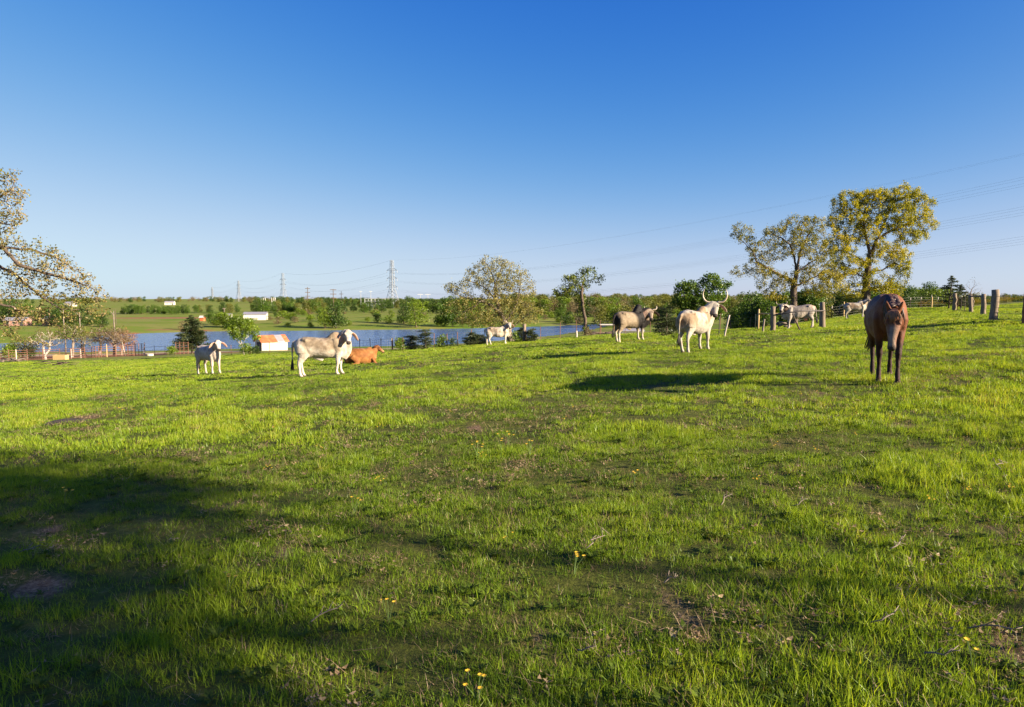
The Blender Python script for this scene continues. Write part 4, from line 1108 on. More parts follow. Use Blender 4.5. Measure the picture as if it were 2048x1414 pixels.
    for s in (-1, 1):
        eb = bmesh.new(); bmesh.ops.create_uvsphere(eb, u_segments=8, v_segments=6, radius=0.021); em = bpy.data.meshes.new('eye'); eb.to_mesh(em); eb.free()
        link('eye', em, M['eye'], root, pl + f * 0.145 + s_ * s * 0.100 + u * 0.03)
        if horns:
            L_, spread_, lift_, r0 = horns
            h0 = pl + f * 0.0 + s_ * s * 0.06 + u * 0.045
            zz = Vector((0, 0, 1))
            q = [h0, h0 + s_ * s * 0.45 * L_ * spread_ + zz * 0.05 * lift_ * L_, h0 + s_ * s * 0.70 * L_ * spread_ + zz * 0.32 * lift_ * L_, h0 + s_ * s * 0.74 * L_ * spread_ + zz * 0.66 * lift_ * L_, h0 + s_ * s * 0.62 * L_ * spread_ + zz * 0.95 * lift_ * L_]
            rr = [r0, r0 * 0.9, r0 * 0.72, r0 * 0.48, r0 * 0.12]
            qq = []; r2 = []
            for i in range(13):
                t = i / 12 * 4; k = min(int(t), 3); w_ = t - k
                p0, p1, p2, p3 = q[max(k - 1, 0)], q[k], q[k + 1], q[min(k + 2, 4)]
                qq.append(0.5 * ((2 * p1) + (p2 - p0) * w_ + (2 * p0 - 5 * p1 + 4 * p2 - p3) * w_ ** 2 + (3 * p1 - p0 - 3 * p2 + p3) * w_ ** 3)); r2.append(rr[k] * (1 - w_) + rr[k + 1] * w_)
            MB().tube(qq, r2, 8).build('horn', M['horn'], root, True)
    if tp:
        mb2 = MB(); rs = np.random.default_rng(3)
        for k in range(14):
            d = rs.normal(0, 0.014, 2); mb2.tube([(q[0] + d[0] * (i * 0.5 + 0.3), q[1] + d[1] * (i * 0.5 + 0.3), q[2] + rs.normal(0, 0.01)) for i, q in enumerate(sw)], [0.012, 0.014, 0.012, 0.003], 5)
        mb2.build('tail_switch', M['black_hair'], root, True)
    if tag_col:
        MB().box(pl + f * 0.02 + s_ * tag_col * 0.22 - Vector((0, 0, 0.12)) + f * 0.03, (0.045, 0.012, 0.055), math.atan2(f.y, f.x) + 1.57).build('ear_tag', M['new_wood'], root)
    tag(root, label, 'cow', group)
    return root

def gpt(px, Y): g = G(px, Y); return g.x, g.y
def yaw_to_cam(X, Y, heading): return math.atan2(-Y, -X) - heading
def norm(a): return (a + math.pi) % (2 * math.pi) - math.pi

x, y = gpt(648, 21.3); hd = R(9)
cow('white humped cow with a grey back standing in front of the lying ginger cow', 'cattle in the meadow', x, y, hd, 1.0, norm(yaw_to_cam(x, y, hd)) - R(2), R(50), (0.83, -0.10, 1.36), 'white', sheath=1.0, steps=((0.02, -0.10), (0.02, -0.02)), hump=1.15)
x, y = gpt(420, 27); hd = R(-39)
cow('small pale cow standing alone at the left in three quarter view facing the camera', 'cattle in the meadow', x, y, hd, 0.95, norm(yaw_to_cam(x, y, hd)) + R(5), R(52), (0.86, -0.02, 1.36), 'pale', steps=((0.06, -0.03), (0.05, -0.05)), hump=0.7, ear=0.6)
x, y = gpt(997, 46); hd = R(6)
cow('tan white cow under the pale oak with its head turned to the camera', 'cattle in the meadow', x, y, hd, 1.0, norm(yaw_to_cam(x, y, hd)), R(45), (0.84, -0.12, 1.40), 'white', belly=0.08, hump=0.5, horns=(0.20, 1.1, 1.0, 0.024), steps=((0.0, -0.06), (-0.10, 0.16)))
x, y = gpt(1262, 31.5); hd = R(33)
cow('grey brown bull with a dark hump, short horns and shade painted over its shoulders', 'cattle in the meadow', x, y, hd, 1.14, norm(yaw_to_cam(x, y, hd)) + R(2), R(48), (0.92, -0.20, 1.20), 'bull', belly=0.03, hump=2.0, horns=(0.17, 1.5, 1.0, 0.036), sheath=0.9, steps=((0.02, 0.0), (0.05, -0.10)), neck_thick=1.2, tag_col=-1, ear=0.55)
x, y = gpt(1390, 21.3); hd = R(47)
cow('big white cow with long upswept horns looking back at the camera', 'cattle in the meadow', x, y, hd, 1.06, norm(yaw_to_cam(x, y, hd)) + R(1), R(52), (0.82, -0.20, 1.40), 'tan', belly=0.055, hump=0.9, horns=(0.42, 0.92, 1.0, 0.034), steps=((0.05, 0.02), (0.18, -0.03)), sheath=0.7, ear=0.6)
x, y = gpt(1598, 39.5); hd = R(176)
cow('grey white horned cow with a full udder behind the two big gate posts', 'cattle in the meadow', x, y, hd, 1.08, norm(yaw_to_cam(x, y, hd)) - R(8), R(45), (0.90, 0.12, 1.30), 'grey', belly=0.06, hump=0.5, horns=(0.22, 1.3, 0.9, 0.026), steps=((0.08, -0.05), (0.05, -0.12)), udder=1.0, ear=0.45)
x, y = gpt(1712, 52.5); hd = R(-8)
cow('white cow with swung out tail half hidden behind the horse', 'cattle in the meadow', x, y, hd, 1.0, R(-12), R(35), (0.98, 0.0, 1.34), 'tan', hump=0.8, tail='up', horns=(0.3, 1.0, 1.0, 0.026), steps=((0.10, -0.08), (0.16, -0.08)))

# --- ginger cow lying down
def lying_cow():
    mb = MB()
    spine(mb, [(-0.84, 0.46, 0.18, 0.10), (-0.76, 0.62, 0.05, 0.24), (-0.60, 0.74, 0.0, 0.34), (-0.38, 0.79, 0.0, 0.39), (-0.12, 0.80, 0.0, 0.41), (0.14, 0.80, 0.0, 0.39), (0.34, 0.83, 0.0, 0.33), (0.50, 0.83, 0.03, 0.27), (0.62, 0.78, 0.10, 0.20), (0.74, 0.68, 0.24, 0.09)])
    spine(mb, [(0.20, 0.80, 0.62, 0.05), (0.34, 0.87, 0.62, 0.09), (0.46, 0.88, 0.62, 0.09), (0.58, 0.80, 0.6, 0.05)], 12, 2.0)
    for s in (-1, 1):
        limb(mb, [(-0.50, s * 0.27, 0.42, 0.22, 0.13), (-0.34, s * 0.38, 0.24, 0.16, 0.11), (-0.24, s * 0.44, 0.12, 0.10, 0.08)])
        limb(mb, [(-0.20, s * 0.46, 0.11, 0.075), (-0.42, s * 0.50, 0.07, 0.055), (-0.60, s * 0.50, 0.05, 0.045), (-0.42, s * 0.56, 0.045, 0.04), (-0.28, s * 0.58, 0.04, 0.045)], Vector((0, 0, 1)))
        limb(mb, [(0.48, s * 0.22, 0.34, 0.13, 0.08), (0.60, s * 0.26, 0.16, 0.09, 0.07), (0.74, s * 0.27, 0.07, 0.065), (0.58, s * 0.30, 0.05, 0.05), (0.45, s * 0.32, 0.045, 0.05)], Vector((0, 1, 0.2)))
    f, s_, u = head_frame(R(-24), R(40)); pl = Vector((0.76, -0.02, 0.93))
    a0 = Vector((0.46, 0, 0.50)); a3 = pl + f * 0.04 - u * 0.05; S = []
    for i in range(6):
        t = i / 5; c = bez(a0, a0 + Vector((0.2, 0, 0.12)), a3 - Vector((0.15, 0, 0.1)), a3, t); d = Vector((0.75, 0, 0.5)).normalized(); v = Vector((-0.5, 0, 0.75)).normalized()
        S.append((c, Vector((0, 1, 0)), v, 0.19 * (1 - t) + 0.105 * t, 0.24 * (1 - t) + 0.13 * t, 0.30 * (1 - t) + 0.16 * t))
    loft(mb, S, 14, 2.1)
    hs = [(-0.05, 0.055, 0.04, 0.05), (-0.01, 0.085, 0.07, 0.08), (0.06, 0.102, 0.085, 0.10), (0.14, 0.104, 0.078, 0.125), (0.24, 0.086, 0.066, 0.11), (0.33, 0.074, 0.06, 0.085), (0.41, 0.076, 0.056, 0.072), (0.46, 0.068, 0.046, 0.058), (0.48, 0.04, 0.025, 0.03)]
    loft(mb, [(pl + f * t, s_, u, a_, b_, c_) for t, a_, b_, c_ in hs], 16, 2.4)
    for s in (-1, 1):
        e0 = pl + f * 0.02 + s_ * s * 0.08; d1 = (s_ * s + Vector((-0.35, 0, -0.15))).normalized()
        loft(mb, [(e0 + d1 * t, d1.cross(f).normalized(), f, w_, 0.017, 0.017) for t, w_ in ((0, 0.03), (0.07, 0.055), (0.15, 0.05), (0.21, 0.015))], 10, 2.0)
    me = remeshed(mb, 'body', 0.018, 4)
    def fn(V):
        x_, y_, z_ = V.T; n = len(V); nzv = fbm(x_ * 4 + y_ * 2, z_ * 4, 1, 5, 3); q = V - np.array(pl); hf = q @ np.array(f)
        c = np.tile([0.20, 0.075, 0.020], (n, 1)); c = mixv(c, [0.27, 0.12, 0.036], sm(nzv, 0.4, 0.7)); hm = sm(x_ + z_ * 0.5, 1.05, 1.2)
        c = mixv(c, [0.13, 0.05, 0.02], hm * 0.7); c = mixv(c, [0.34, 0.18, 0.08], sm(hf, 0.25, 0.36) * (np.linalg.norm(q, axis=1) < 0.6)); c = mixv(c, [0.06, 0.04, 0.03], sm(hf, 0.43, 0.465) * (np.linalg.norm(q, axis=1) < 0.6))
        return c
    paint(me, fn)
    x, y = gpt(722, 31); root = empty('cow', (x, y, H(x, y) - 0.02), R(27))
    root.rotation_euler = (0, R(3), R(27)); root.scale = (0.93,) * 3
    link('body', me, M['coat'], root)
    for s in (-1, 1):
        eb = bmesh.new(); bmesh.ops.create_uvsphere(eb, u_segments=8, v_segments=6, radius=0.02); em = bpy.data.meshes.new('eye'); eb.to_mesh(em); eb.free()
        link('eye', em, M['eye'], root, pl + f * 0.14 + s_ * s * 0.094 + u * 0.03)
    MB().tube([(-0.82, 0, 0.5), (-0.90, 0.06, 0.3), (-0.86, 0.2, 0.08), (-0.7, 0.42, 0.05)], [0.03, 0.026, 0.022, 0.03], 6).build('tail', M['coat_ginger'], root, True)
    tag(root, 'ginger brown cow lying down in the grass facing right', 'cow', 'cattle in the meadow')
M['coat_ginger'] = surf('ginger tail hair', (0.40, 0.16, 0.04), (0.25, 0.09, 0.03), 0.7, 20)
lying_cow()

# --- horse walking towards the camera
def horse():
    mb = MB()
    spine(mb, [(-0.88, 1.16, 0.98, 0.08), (-0.82, 1.32, 0.86, 0.22), (-0.68, 1.43, 0.78, 0.29), (-0.48, 1.455, 0.72, 0.315), (-0.25, 1.41, 0.66, 0.33), (0.0, 1.375, 0.64, 0.335), (0.22, 1.385, 0.65, 0.32), (0.42, 1.43, 0.68, 0.285), (0.56, 1.455, 0.74, 0.265), (0.68, 1.40, 0.80, 0.225), (0.79, 1.28, 0.86, 0.16), (0.85, 1.16, 0.94, 0.07)], 20, 2.15)
    fore = {1: 0.20, -1: -0.10}; hind = {1: -0.14, -1: 0.14}
    for s in (-1, 1):
        dx = fore[s]
        limb(mb, [(0.50, s * 0.17, 1.20, 0.17, 0.09), (0.60, s * 0.185, 1.02, 0.16, 0.10), (0.56, s * 0.17, 0.86, 0.115, 0.085), (0.565 + dx * .3, s * 0.155, 0.70, 0.082, 0.068), (0.575 + dx * .5, s * 0.145, 0.55, 0.060, 0.055), (0.58 + dx * .62, s * 0.14, 0.48, 0.060, 0.058), (0.57 + dx * .72, s * 0.138, 0.40, 0.043, 0.042),
                  (0.565 + dx * .85, s * 0.135, 0.25, 0.037, 0.035), (0.575 + dx * .95, s * 0.135, 0.16, 0.049, 0.046), (0.605 + dx, s * 0.135, 0.09, 0.042, 0.042), (0.625 + dx, s * 0.135, 0.055, 0.055, 0.052), (0.645 + dx, s * 0.135, 0.0, 0.075, 0.066)])
        dx = hind[s]
        limb(mb, [(-0.55, s * 0.19, 1.15, 0.26, 0.14), (-0.52, s * 0.215, 0.95, 0.23, 0.13), (-0.50 + dx * .2, s * 0.20, 0.82, 0.16, 0.105), (-0.60 + dx * .4, s * 0.18, 0.66, 0.095, 0.07), (-0.71 + dx * .55, s * 0.17, 0.53, 0.068, 0.052), (-0.705 + dx * .65, s * 0.165, 0.44, 0.052, 0.044),
                  (-0.695 + dx * .8, s * 0.16, 0.28, 0.040, 0.036), (-0.685 + dx * .9, s * 0.16, 0.165, 0.050, 0.046), (-0.655 + dx, s * 0.16, 0.09, 0.042, 0.042), (-0.635 + dx, s * 0.16, 0.05, 0.056, 0.052), (-0.62 + dx, s * 0.16, 0.0, 0.073, 0.064)])
    f, s_, u = head_frame(R(-9), R(68)); pl = Vector((1.36, -0.02, 1.16))
    a0 = Vector((0.52, 0, 1.16)); a3 = pl + f * 0.06 - u * 0.06; S = []
    for i in range(8):
        t = i / 7; c = bez(a0, a0 + Vector((0.25, 0, 0.02)), a3 - Vector((0.28, 0, -0.02)), a3, t)
        d = (bez(a0, a0 + Vector((0.25, 0, 0.02)), a3 - Vector((0.28, 0, -0.02)), a3, min(t + .03, 1)) - bez(a0, a0 + Vector((0.25, 0, 0.02)), a3 - Vector((0.28, 0, -0.02)), a3, max(t - .03, 0))).normalized()
        v = (Vector((0, 0, 1)) - d * d.z).normalized()
        S.append((c, v.cross(d), v, 0.15 * (1 - t) + 0.080 * t, 0.25 * (1 - t) + 0.13 * t, 0.27 * (1 - t) + 0.14 * t))
    loft(mb, S, 14, 2.0)
    hs = [(-0.05, 0.05, 0.04, 0.05), (0.0, 0.08, 0.07, 0.09), (0.08, 0.102, 0.085, 0.13), (0.16, 0.112, 0.085, 0.165), (0.24, 0.105, 0.080, 0.17), (0.32, 0.085, 0.072, 0.135), (0.40, 0.068, 0.064, 0.10), (0.48, 0.060, 0.058, 0.08), (0.54, 0.066, 0.055, 0.075), (0.585, 0.064, 0.047, 0.066), (0.61, 0.042, 0.028, 0.04)]
    loft(mb, [(pl + f * t, s_, u, a_, b_, c_) for t, a_, b_, c_ in hs], 16, 2.3)
    for s in (-1, 1):
        limb(mb, [tuple(pl + f * 0.13 + s_ * s * 0.085 + u * 0.05) + (0.032,), tuple(pl + f * 0.21 + s_ * s * 0.095 + u * 0.04) + (0.036,)], u)
        e0 = pl + s_ * s * 0.065 + u * 0.02; d1 = (Vector((0.25, 0, 1)) + s_ * s * 0.35).normalized(); sd = d1.cross(f).normalized(); nn = sd.cross(d1)
        loft(mb, [(e0 + d1 * t, sd, nn, w_, 0.022, 0.022) for t, w_ in ((-0.02, 0.035), (0.04, 0.046), (0.10, 0.040), (0.15, 0.024), (0.175, 0.008))], 10, 2.0)
    me = remeshed(mb, 'body', 0.0165, 4)
    def fn(V):
        x_, y_, z_ = V.T; n = len(V); nzv = fbm(x_ * 3 + y_ * 2, z_ * 3, 1, 8, 3); q = V - np.array(pl); hf, hsd, hu_ = q @ np.array(f), q @ np.array(s_), q @ np.array(u); hm = (np.linalg.norm(q - np.array(f) * .3, axis=1) < 0.42)
        c = np.tile([0.125, 0.041, 0.017], (n, 1)); c = mixv(c, [0.19, 0.066, 0.028], sm(nzv, 0.42, 0.7))
        c = mixv(c, [0.19, 0.08, 0.04], sm(z_, 0.95, 0.75) * (np.abs(x_) < 0.45) * 0.6)
        c = mixv(c, [0.034, 0.014, 0.010], sm(z_, 0.80, 0.58))
        c = mixv(c, [0.09, 0.036, 0.022], sm(z_, 1.36, 1.47) * 0.5)
        blaze = sm(np.abs(hsd + 0.005 * np.sin(hf * 20)), 0.060, 0.030) * sm(hf, 0.20, 0.28) * sm(hu_, 0.0, 0.03) * hm
        c = mixv(c, [0.30, 0.23, 0.17], blaze * 0.8)
        c = mixv(c, [0.20, 0.12, 0.085], hm * sm(hf, 0.1, 0.3) * (1 - blaze) * 0.6)
        c = mixv(c, [0.03, 0.02, 0.018], sm(hf, 0.53, 0.575) * hm * 0.9)
        c = mixv(c, [0.22, 0.17, 0.13], sm(z_, 0.05, 0.03))
        return np.clip(c, 0, 1)
    paint(me, fn)
    x, y = 6.58, 12.0; root = empty('horse', (x, y, H(x, y)), R(-114)); root.scale = (1.04, 0.95, 1.04)
    link('body', me, M['coat'], root)
    for s in (-1, 1):
        eb = bmesh.new(); bmesh.ops.create_uvsphere(eb, u_segments=8, v_segments=6, radius=0.024); em = bpy.data.meshes.new('eye'); eb.to_mesh(em); eb.free()
        link('eye', em, M['eye'], root, pl + f * 0.19 + s_ * s * 0.100 + u * 0.035)
    rs = np.random.default_rng(4); mm = MB()
    for k in range(120):
        t = rs.uniform(0, 1); b0 = Vector((0.60 + 0.72 * t, rs.normal(0, 0.012), 1.43 - 0.17 * t + 0.035 * math.sin(t * 3.1)))
        sd = -1 if rs.uniform() < 0.75 else 1; ln = rs.uniform(0.14, 0.30)
        mm.tube([b0, b0 + Vector((rs.normal(0, .01), sd * 0.055, -0.015)), b0 + Vector((rs.normal(0, .02), sd * 0.105, -ln * 0.5)), b0 + Vector((rs.normal(0, .03), sd * 0.125, -ln))], [0.014, 0.014, 0.011, 0.003], 4)
    mm.build('mane', M['mane_hair'], root, True)
    mm = MB()
    for k in range(46):
        sx = rs.normal(0, 0.035); b0 = pl + s_ * sx * 0.6 + u * 0.06 - f * 0.02; ln = rs.uniform(0.12, 0.24)
        mm.tube([b0, b0 + u * 0.045 + f * 0.05 + s_ * sx * 0.4, b0 + u * 0.05 + f * ln * 0.6 + s_ * sx * 0.9, b0 + u * 0.045 + f * ln + s_ * sx * 1.2], [0.013, 0.012, 0.009, 0.003], 4)
    mm.build('forelock', M['forelock'], root, True)
    mm = MB()
    for k in range(44):
        d = rs.normal(0, 1, 2); w_ = [0.012, 0.02, 0.028, 0.03]
        c_ = [(-0.84, 0.0, 1.16), (-0.96, -0.05, 1.0), (-0.99, -0.14, 0.76), (-0.97, -0.22, 0.46)]
        mm.tube([(c_[i][0] + d[0] * w_[i], c_[i][1] + d[1] * w_[i], c_[i][2] + rs.normal(0, 0.03)) for i in range(4)], [0.016, 0.016, 0.013, 0.003], 4)
    mm.build('tail', M['black_hair'], root, True)
    tag(root, 'brown horse walking towards the camera with its head low', 'horse')
horse()
# ------------------------------------------------------------------ fences
def post(name, label, px, Y, h, r, lean=(0, 0), mat='post_wood', group=None, n=9, cat='fence post'):
    b = G(px, Y); rs = np.random.default_rng(int(px * 7 + Y)); mb = MB()
    pts = []; rad = []
    for i in range(7):
        t = i / 6; pts.append((lean[0] * t + rs.normal(0, r * 0.08), lean[1] * t + rs.normal(0, r * 0.08), -0.25 + (h + 0.25) * t)); rad.append(r * (1.12 - 0.2 * t) * rs.uniform(0.93, 1.07))
    mb.tube(pts, rad, n)
    o = mb.build(name, M[mat], None, True, b); tag(o, label, cat, group); return o
# the two big posts with a bar between them
pA = post('gate_post', 'thick weathered post left of the fenced cow, holding the left end of the dark bar', 1546, 36, 1.30, 0.135, (-0.02, 0))
pB = post('gate_post', 'thick weathered post right of the fenced cow, holding the right end of the dark bar', 1645, 36.5, 1.36, 0.145, (-0.06, 0))
a = Vector(pA.location); b = Vector(pB.location)
mb = MB(); mb.tube([(0, 0, 0), (b - a) * 0.5 + Vector((0, 0, 0.13 - 0.01)), (b - a) + Vector((0, 0, 0.05))], 0.035, 7)
o = mb.build('gate_bar', M['dark_pipe'], None, True, a + Vector((0.0, -0.16, 0.86))); tag(o, 'dark straight pipe bar fixed across the two big posts', 'bar')
post('leaning_stick', 'dark stick leaning in the grass in front of the fenced cow', 1605, 34.5, 0.86, 0.035, (-0.50, 0.1), 'bark', n=6, cat='stick')
post('broken_stake', 'short broken pale stake just left of the big left post', 1524, 34.5, 0.66, 0.05, (0.10, 0), 'bark_pale', n=7, cat='stake')
post('leaning_post', 'crooked pale stick post leaning right beside the horned cow', 1446, 31, 0.98, 0.038, (0.27, 0), 'bark_white', n=7, cat='stake')
post('steel_post', 'thin dark steel post behind the horned cow', 1438, 34, 0.9, 0.02, (0, 0), 'dark_pipe', n=5, cat='stake')
# lumber frame
b0 = G(1516, 41); f0 = empty('lumber_brace', b0); tag(f0, 'yellow lumber post with a level rail left of the big posts', 'fence brace')
MB().tube([(0, 0, -0.2), (0.02, 0, 1.25)], [0.06, 0.055], 7).build('post', M['new_wood'], f0, True)
MB().tube([(-0.14, 0.05, -0.2), (-0.14, 0.05, 0.95)], [0.03, 0.03], 6).build('post', M['new_wood'], f0, True)
MB().tube([(0.03, 0, 0.98), (0.95, -0.9, 0.99)], [0.045, 0.04], 7).build('rail', M['new_wood'], f0, True)
# right fence
post('gate_post', 'tallest big dark post at the right, the nearest whole post of the right fence', 1987, 30, 1.36, 0.155, (0.0, 0))
post('gate_post', 'sunlit wooden post at the very right edge', 2049, 24, 1.15, 0.09, (0.02, 0), 'rust')
post('gate_post', 'pale post second from the right end of the fence', 1966, 43, 1.30, 0.14, (-0.02, 0))
post('gate_post', 'pale leaning post third from the right, at the end of the short rail', 1943, 50, 1.28, 0.13, (-0.16, 0))
post('gate_post', 'pale round post at the left end of the right fence, by the cedar', 1908, 57, 1.42, 0.15, (0, 0))
a = G(1943, 50) + Vector((-0.10, 0, 1.18)); b = G(1966, 43) + Vector((0, 0, 1.14))
o = MB().tube([a, (a + b) / 2 + Vector((0, 0, 0.01)), b], 0.06, 7).build('brace_rail', M['post_wood'], None, True); tag(o, 'short dark rail between two pale posts on the right', 'rail')
# rusty wire panel gate
g0 = G(1914, 57); g1 = G(1940, 51); gt = empty('panel_gate', g0); tag(gt, 'rusty wire panel gate between the round post and the leaning post', 'gate')
d = g1 - g0
for t in (0.04, 0.33, 0.62, 0.95):
    MB().tube([d * t + Vector((0, 0, 0.02)), d * t + Vector((0, 0, 1.15))], 0.03, 5).build('upright', M['post_wood'] if t > 0.04 else M['rust'], gt)
for h_ in (0.12, 0.34, 0.56, 0.78, 1.0):
    MB().tube([d * 0.04 + Vector((0, 0, h_)), d * 0.5 + Vector((0, 0, h_ - 0.07)), d * 0.95 + Vector((0, 0, h_ - 0.02))], 0.018, 5).build('rail', M['rust'], gt)
def wire_fence(name, label, pts, h, every=None, wires=4, mats='rust', pr=0.03, wr=0.008, stays=0.0, white_top=(), cat='fence', group=None, hvar=0.12):
    """pts: (px, Y) of every post"""
    P = [G(*q) for q in pts]; root = empty(name, P[0]); o0 = P[0]; rs = np.random.default_rng(len(pts)); tops = []
    for i, q in enumerate(P):
        hh = h * (1 + rs.uniform(-hvar, hvar)); ln = rs.normal(0, 0.03, 2)
        pm = MB().tube([q - o0 + Vector((0, 0, -0.2)), q - o0 + Vector((ln[0], ln[1], hh))], pr, 6).build('post', M[mats], root)
        if i in white_top:
            t_ = q - o0 + Vector((ln[0], ln[1], hh))
            MB().tube([t_ + Vector((0, 0, -0.18)), t_ + Vector((0, 0, 0.05))], [pr * 1.9, pr * 1.4], 6).build('cap', M['white_paint'], root)
    for k in range(wires):
        z = h * (0.92 - 0.80 * k / max(wires - 1, 1)); pl_ = []
        for i in range(len(P) - 1):
            a, b = P[i] - o0, P[i + 1] - o0
            for t in (0, 0.5): pl_.append(a.lerp(b, t) + Vector((0, 0, z - (0.02 if t else 0))))
        pl_.append(P[-1] - o0 + Vector((0, 0, z)))
        MB().tube(pl_, wr, 3, False).build('wire', M['wire'], root)
    if stays:
        mb = MB()
        for i in range(len(P) - 1):
            a, b = P[i] - o0, P[i + 1] - o0; n = max(2, int((b - a).length / stays))
            for k in range(1, n):
                q = a.lerp(b, k / n); mb.tube([q + Vector((0, 0, 0.03)), q + Vector((0, 0, h * 0.92))], wr * 0.8, 3, False)
        o = mb.build('wire_stays', M['wire'], root); o['kind'] = 'stuff'
    tag(root, label, cat, group); return root
wire_fence('wire_fence', 'wire netting fence with thin posts running along the meadow brow below the pond', [(395, 76), (432, 75), (463, 74), (500, 73), (540, 72), (586, 71), (625, 70), (668, 68), (698, 66), (720, 64), (741, 63), (762, 61), (784, 59), (806, 58), (868, 56), (895, 55), (915, 54), (942, 54), (975, 53), (1010, 52), (1046, 51)],
           1.15, wires=5, stays=0.45, white_top=(9, 11, 12))
wire_fence('wire_fence', 'wire fence with white marked steel posts right of the pale oak', [(1052, 51), (1081, 52), (1120, 53), (1153, 54), (1200, 54), (1250, 54), (1300, 54), (1350, 54), (1400, 52), (1440, 50)], 1.25, wires=4, stays=0, white_top=(), pr=0.022)
post('fence_post', 'pale thick wooden post at the right foot of the pale oak', 1049, 50.4, 1.35, 0.13, (-0.03, 0))
post('fence_post', 'dark wooden post at the left of the two junipers', 785, 58, 1.1, 0.06, (0, 0), 'bark')
post('marker_post', 'short white topped marker post by the dirt road right of the pale oak', 1153, 53.4, 0.55, 0.07, (0, 0), 'white_paint')
wire_fence('wire_fence', 'wire fence with white posts along the hedge behind the fenced cow', [(1462, 66), (1500, 66), (1545, 66), (1590, 66), (1640, 67), (1663, 67), (1720, 68), (1770, 69), (1819, 70), (1842, 72), (1862, 74), (1876, 75), (1890, 76)], 1.25, wires=5, mats='bark', pr=0.03, stays=0, wr=0.006, white_top=(5, 8, 9, 10, 11))
for px, Y, h_, lb in [(1687, 66, 1.5, 'left one of two pale wooden stakes by the swung tail'), (1693, 66.5, 1.4, 'right one of two pale wooden stakes by the swung tail'), (1863, 70, 1.15, 'yellow wooden post in the hedge fence left of the cedar')]:
    post('fence_post', lb, px, Y, h_, 0.07, (0, 0), 'new_wood')
wire_fence('wire_fence', 'wire fence running off to the right between the big posts', [(1987, 30), (2049, 24), (2200, 17)], 1.15, wires=5, mats='rust', stays=0.0, pr=0.02)
wire_fence('wire_fence', 'far thin wire fence behind the pale posts on the right', [(1966, 43), (1987, 30)], 1.1, wires=4, mats='rust', stays=0.0, pr=0.02)

# rusty cattle pens at the left
def pen(label, pts, h, rails=5, group='rusty cattle pens', pr=0.045, rr=0.033, gates=True):
    P = [G(*q) for q in pts]; o0 = P[0]; root = empty('cattle_pen', o0)
    for q in P:
        MB().tube([q - o0 + Vector((0, 0, -0.2)), q - o0 + Vector((0, 0, h * random.uniform(1.0, 1.1)))], pr, 6).build('post', M['rust'], root)
    for i in range(len(P) - 1):
        a, b = P[i] - o0, P[i + 1] - o0
        for k in range(rails):
            z = h * (0.15 + 0.82 * k / (rails - 1)); MB().tube([a + Vector((0, 0, z)), b + Vector((0, 0, z))], rr, 5, False).build('rail', M['rust'], root)
    tag(root, label, 'cattle pen', group); return root
pen('front row of rusty pipe rails along the left cattle pens', [(-60, 84), (0, 84), (18, 84), (55, 85), (86, 85), (120, 86), (142, 86), (170, 87), (184, 87)], 1.35, gates=True)
pen('rusty pipe pen section in the middle with close uprights', [(184, 87), (188, 90), (192, 88), (198, 89), (203, 92), (215, 93), (232, 94), (246, 95), (256, 95), (268, 96)], 1.5)
pen('rear row of rusty rails behind the left cattle pens', [(-60, 104), (0, 104), (40, 105), (80, 106), (120, 107), (160, 108), (200, 109), (240, 110), (270, 110)], 1.1, rails=3, rr=0.022, pr=0.035)
pen('dark squeeze chute panels at the right end of the pens', [(250, 99), (257, 100), (263, 99), (271, 100), (278, 98), (284, 99), (290, 98)], 1.7, rails=6)
pen('dark pipe gate frame left of the cedar foot', [(352, 93), (360, 93), (368, 93), (377, 93)], 1.6, rails=5, rr=0.04)
wire_fence('pipe_fence', 'low dark pipe fence running from the pens to the cedar', [(290, 100), (310, 100), (330, 100), (345, 100), (356, 100), (375, 100), (395, 100), (415, 100)], 1.3, wires=3, wr=0.022)
for px, Y, h_, m_, lb in [(33, 83, 1.6, 'white_paint', 'white post in the left cattle pens'), (214, 92, 1.9, 'new_wood', 'orange lumber post in the middle of the pens'), (143, 92, 1.4, 'white_paint', 'white post behind the front pen rails'), (162, 92, 1.3, 'white_paint', 'white post behind the front pen rails, right of its twin'), (251, 104, 2.6, 'white_paint', 'leaning white pole in front of the pond'), (288, 97, 1.3, 'white_paint', 'short pale post at the right end of the chute')]:
    post('pen_post', lb, px, Y, h_ * 0.9, 0.05, (0.0 if px != 251 else -0.5, 0), m_)
b0 = G(122, 84); bx = empty('feed_box', b0); tag(bx, 'low yellowish wooden feed box standing in front of the pens', 'feed box')
MB().box((0, -0.35, 0.30), (1.5, 0.05, 0.60)).build('panel', M['new_wood'], bx); MB().box((0, 0.35, 0.30), (1.5, 0.05, 0.60)).build('panel', M['new_wood'], bx)
for s in (-1, 1): MB().box((s * 0.728, 0, 0.30), (0.05, 0.648, 0.598)).build('panel', M['new_wood'], bx)
b0 = G(300, 90); tr = MB(); tr.tube([(0, 0, 0), (0, 0, 0.28)], [0.42, 0.46], 14); tag(tr.build('water_tub', M['white_paint'], None, False, b0), 'small white tub on the grass right of the pens', 'tub')
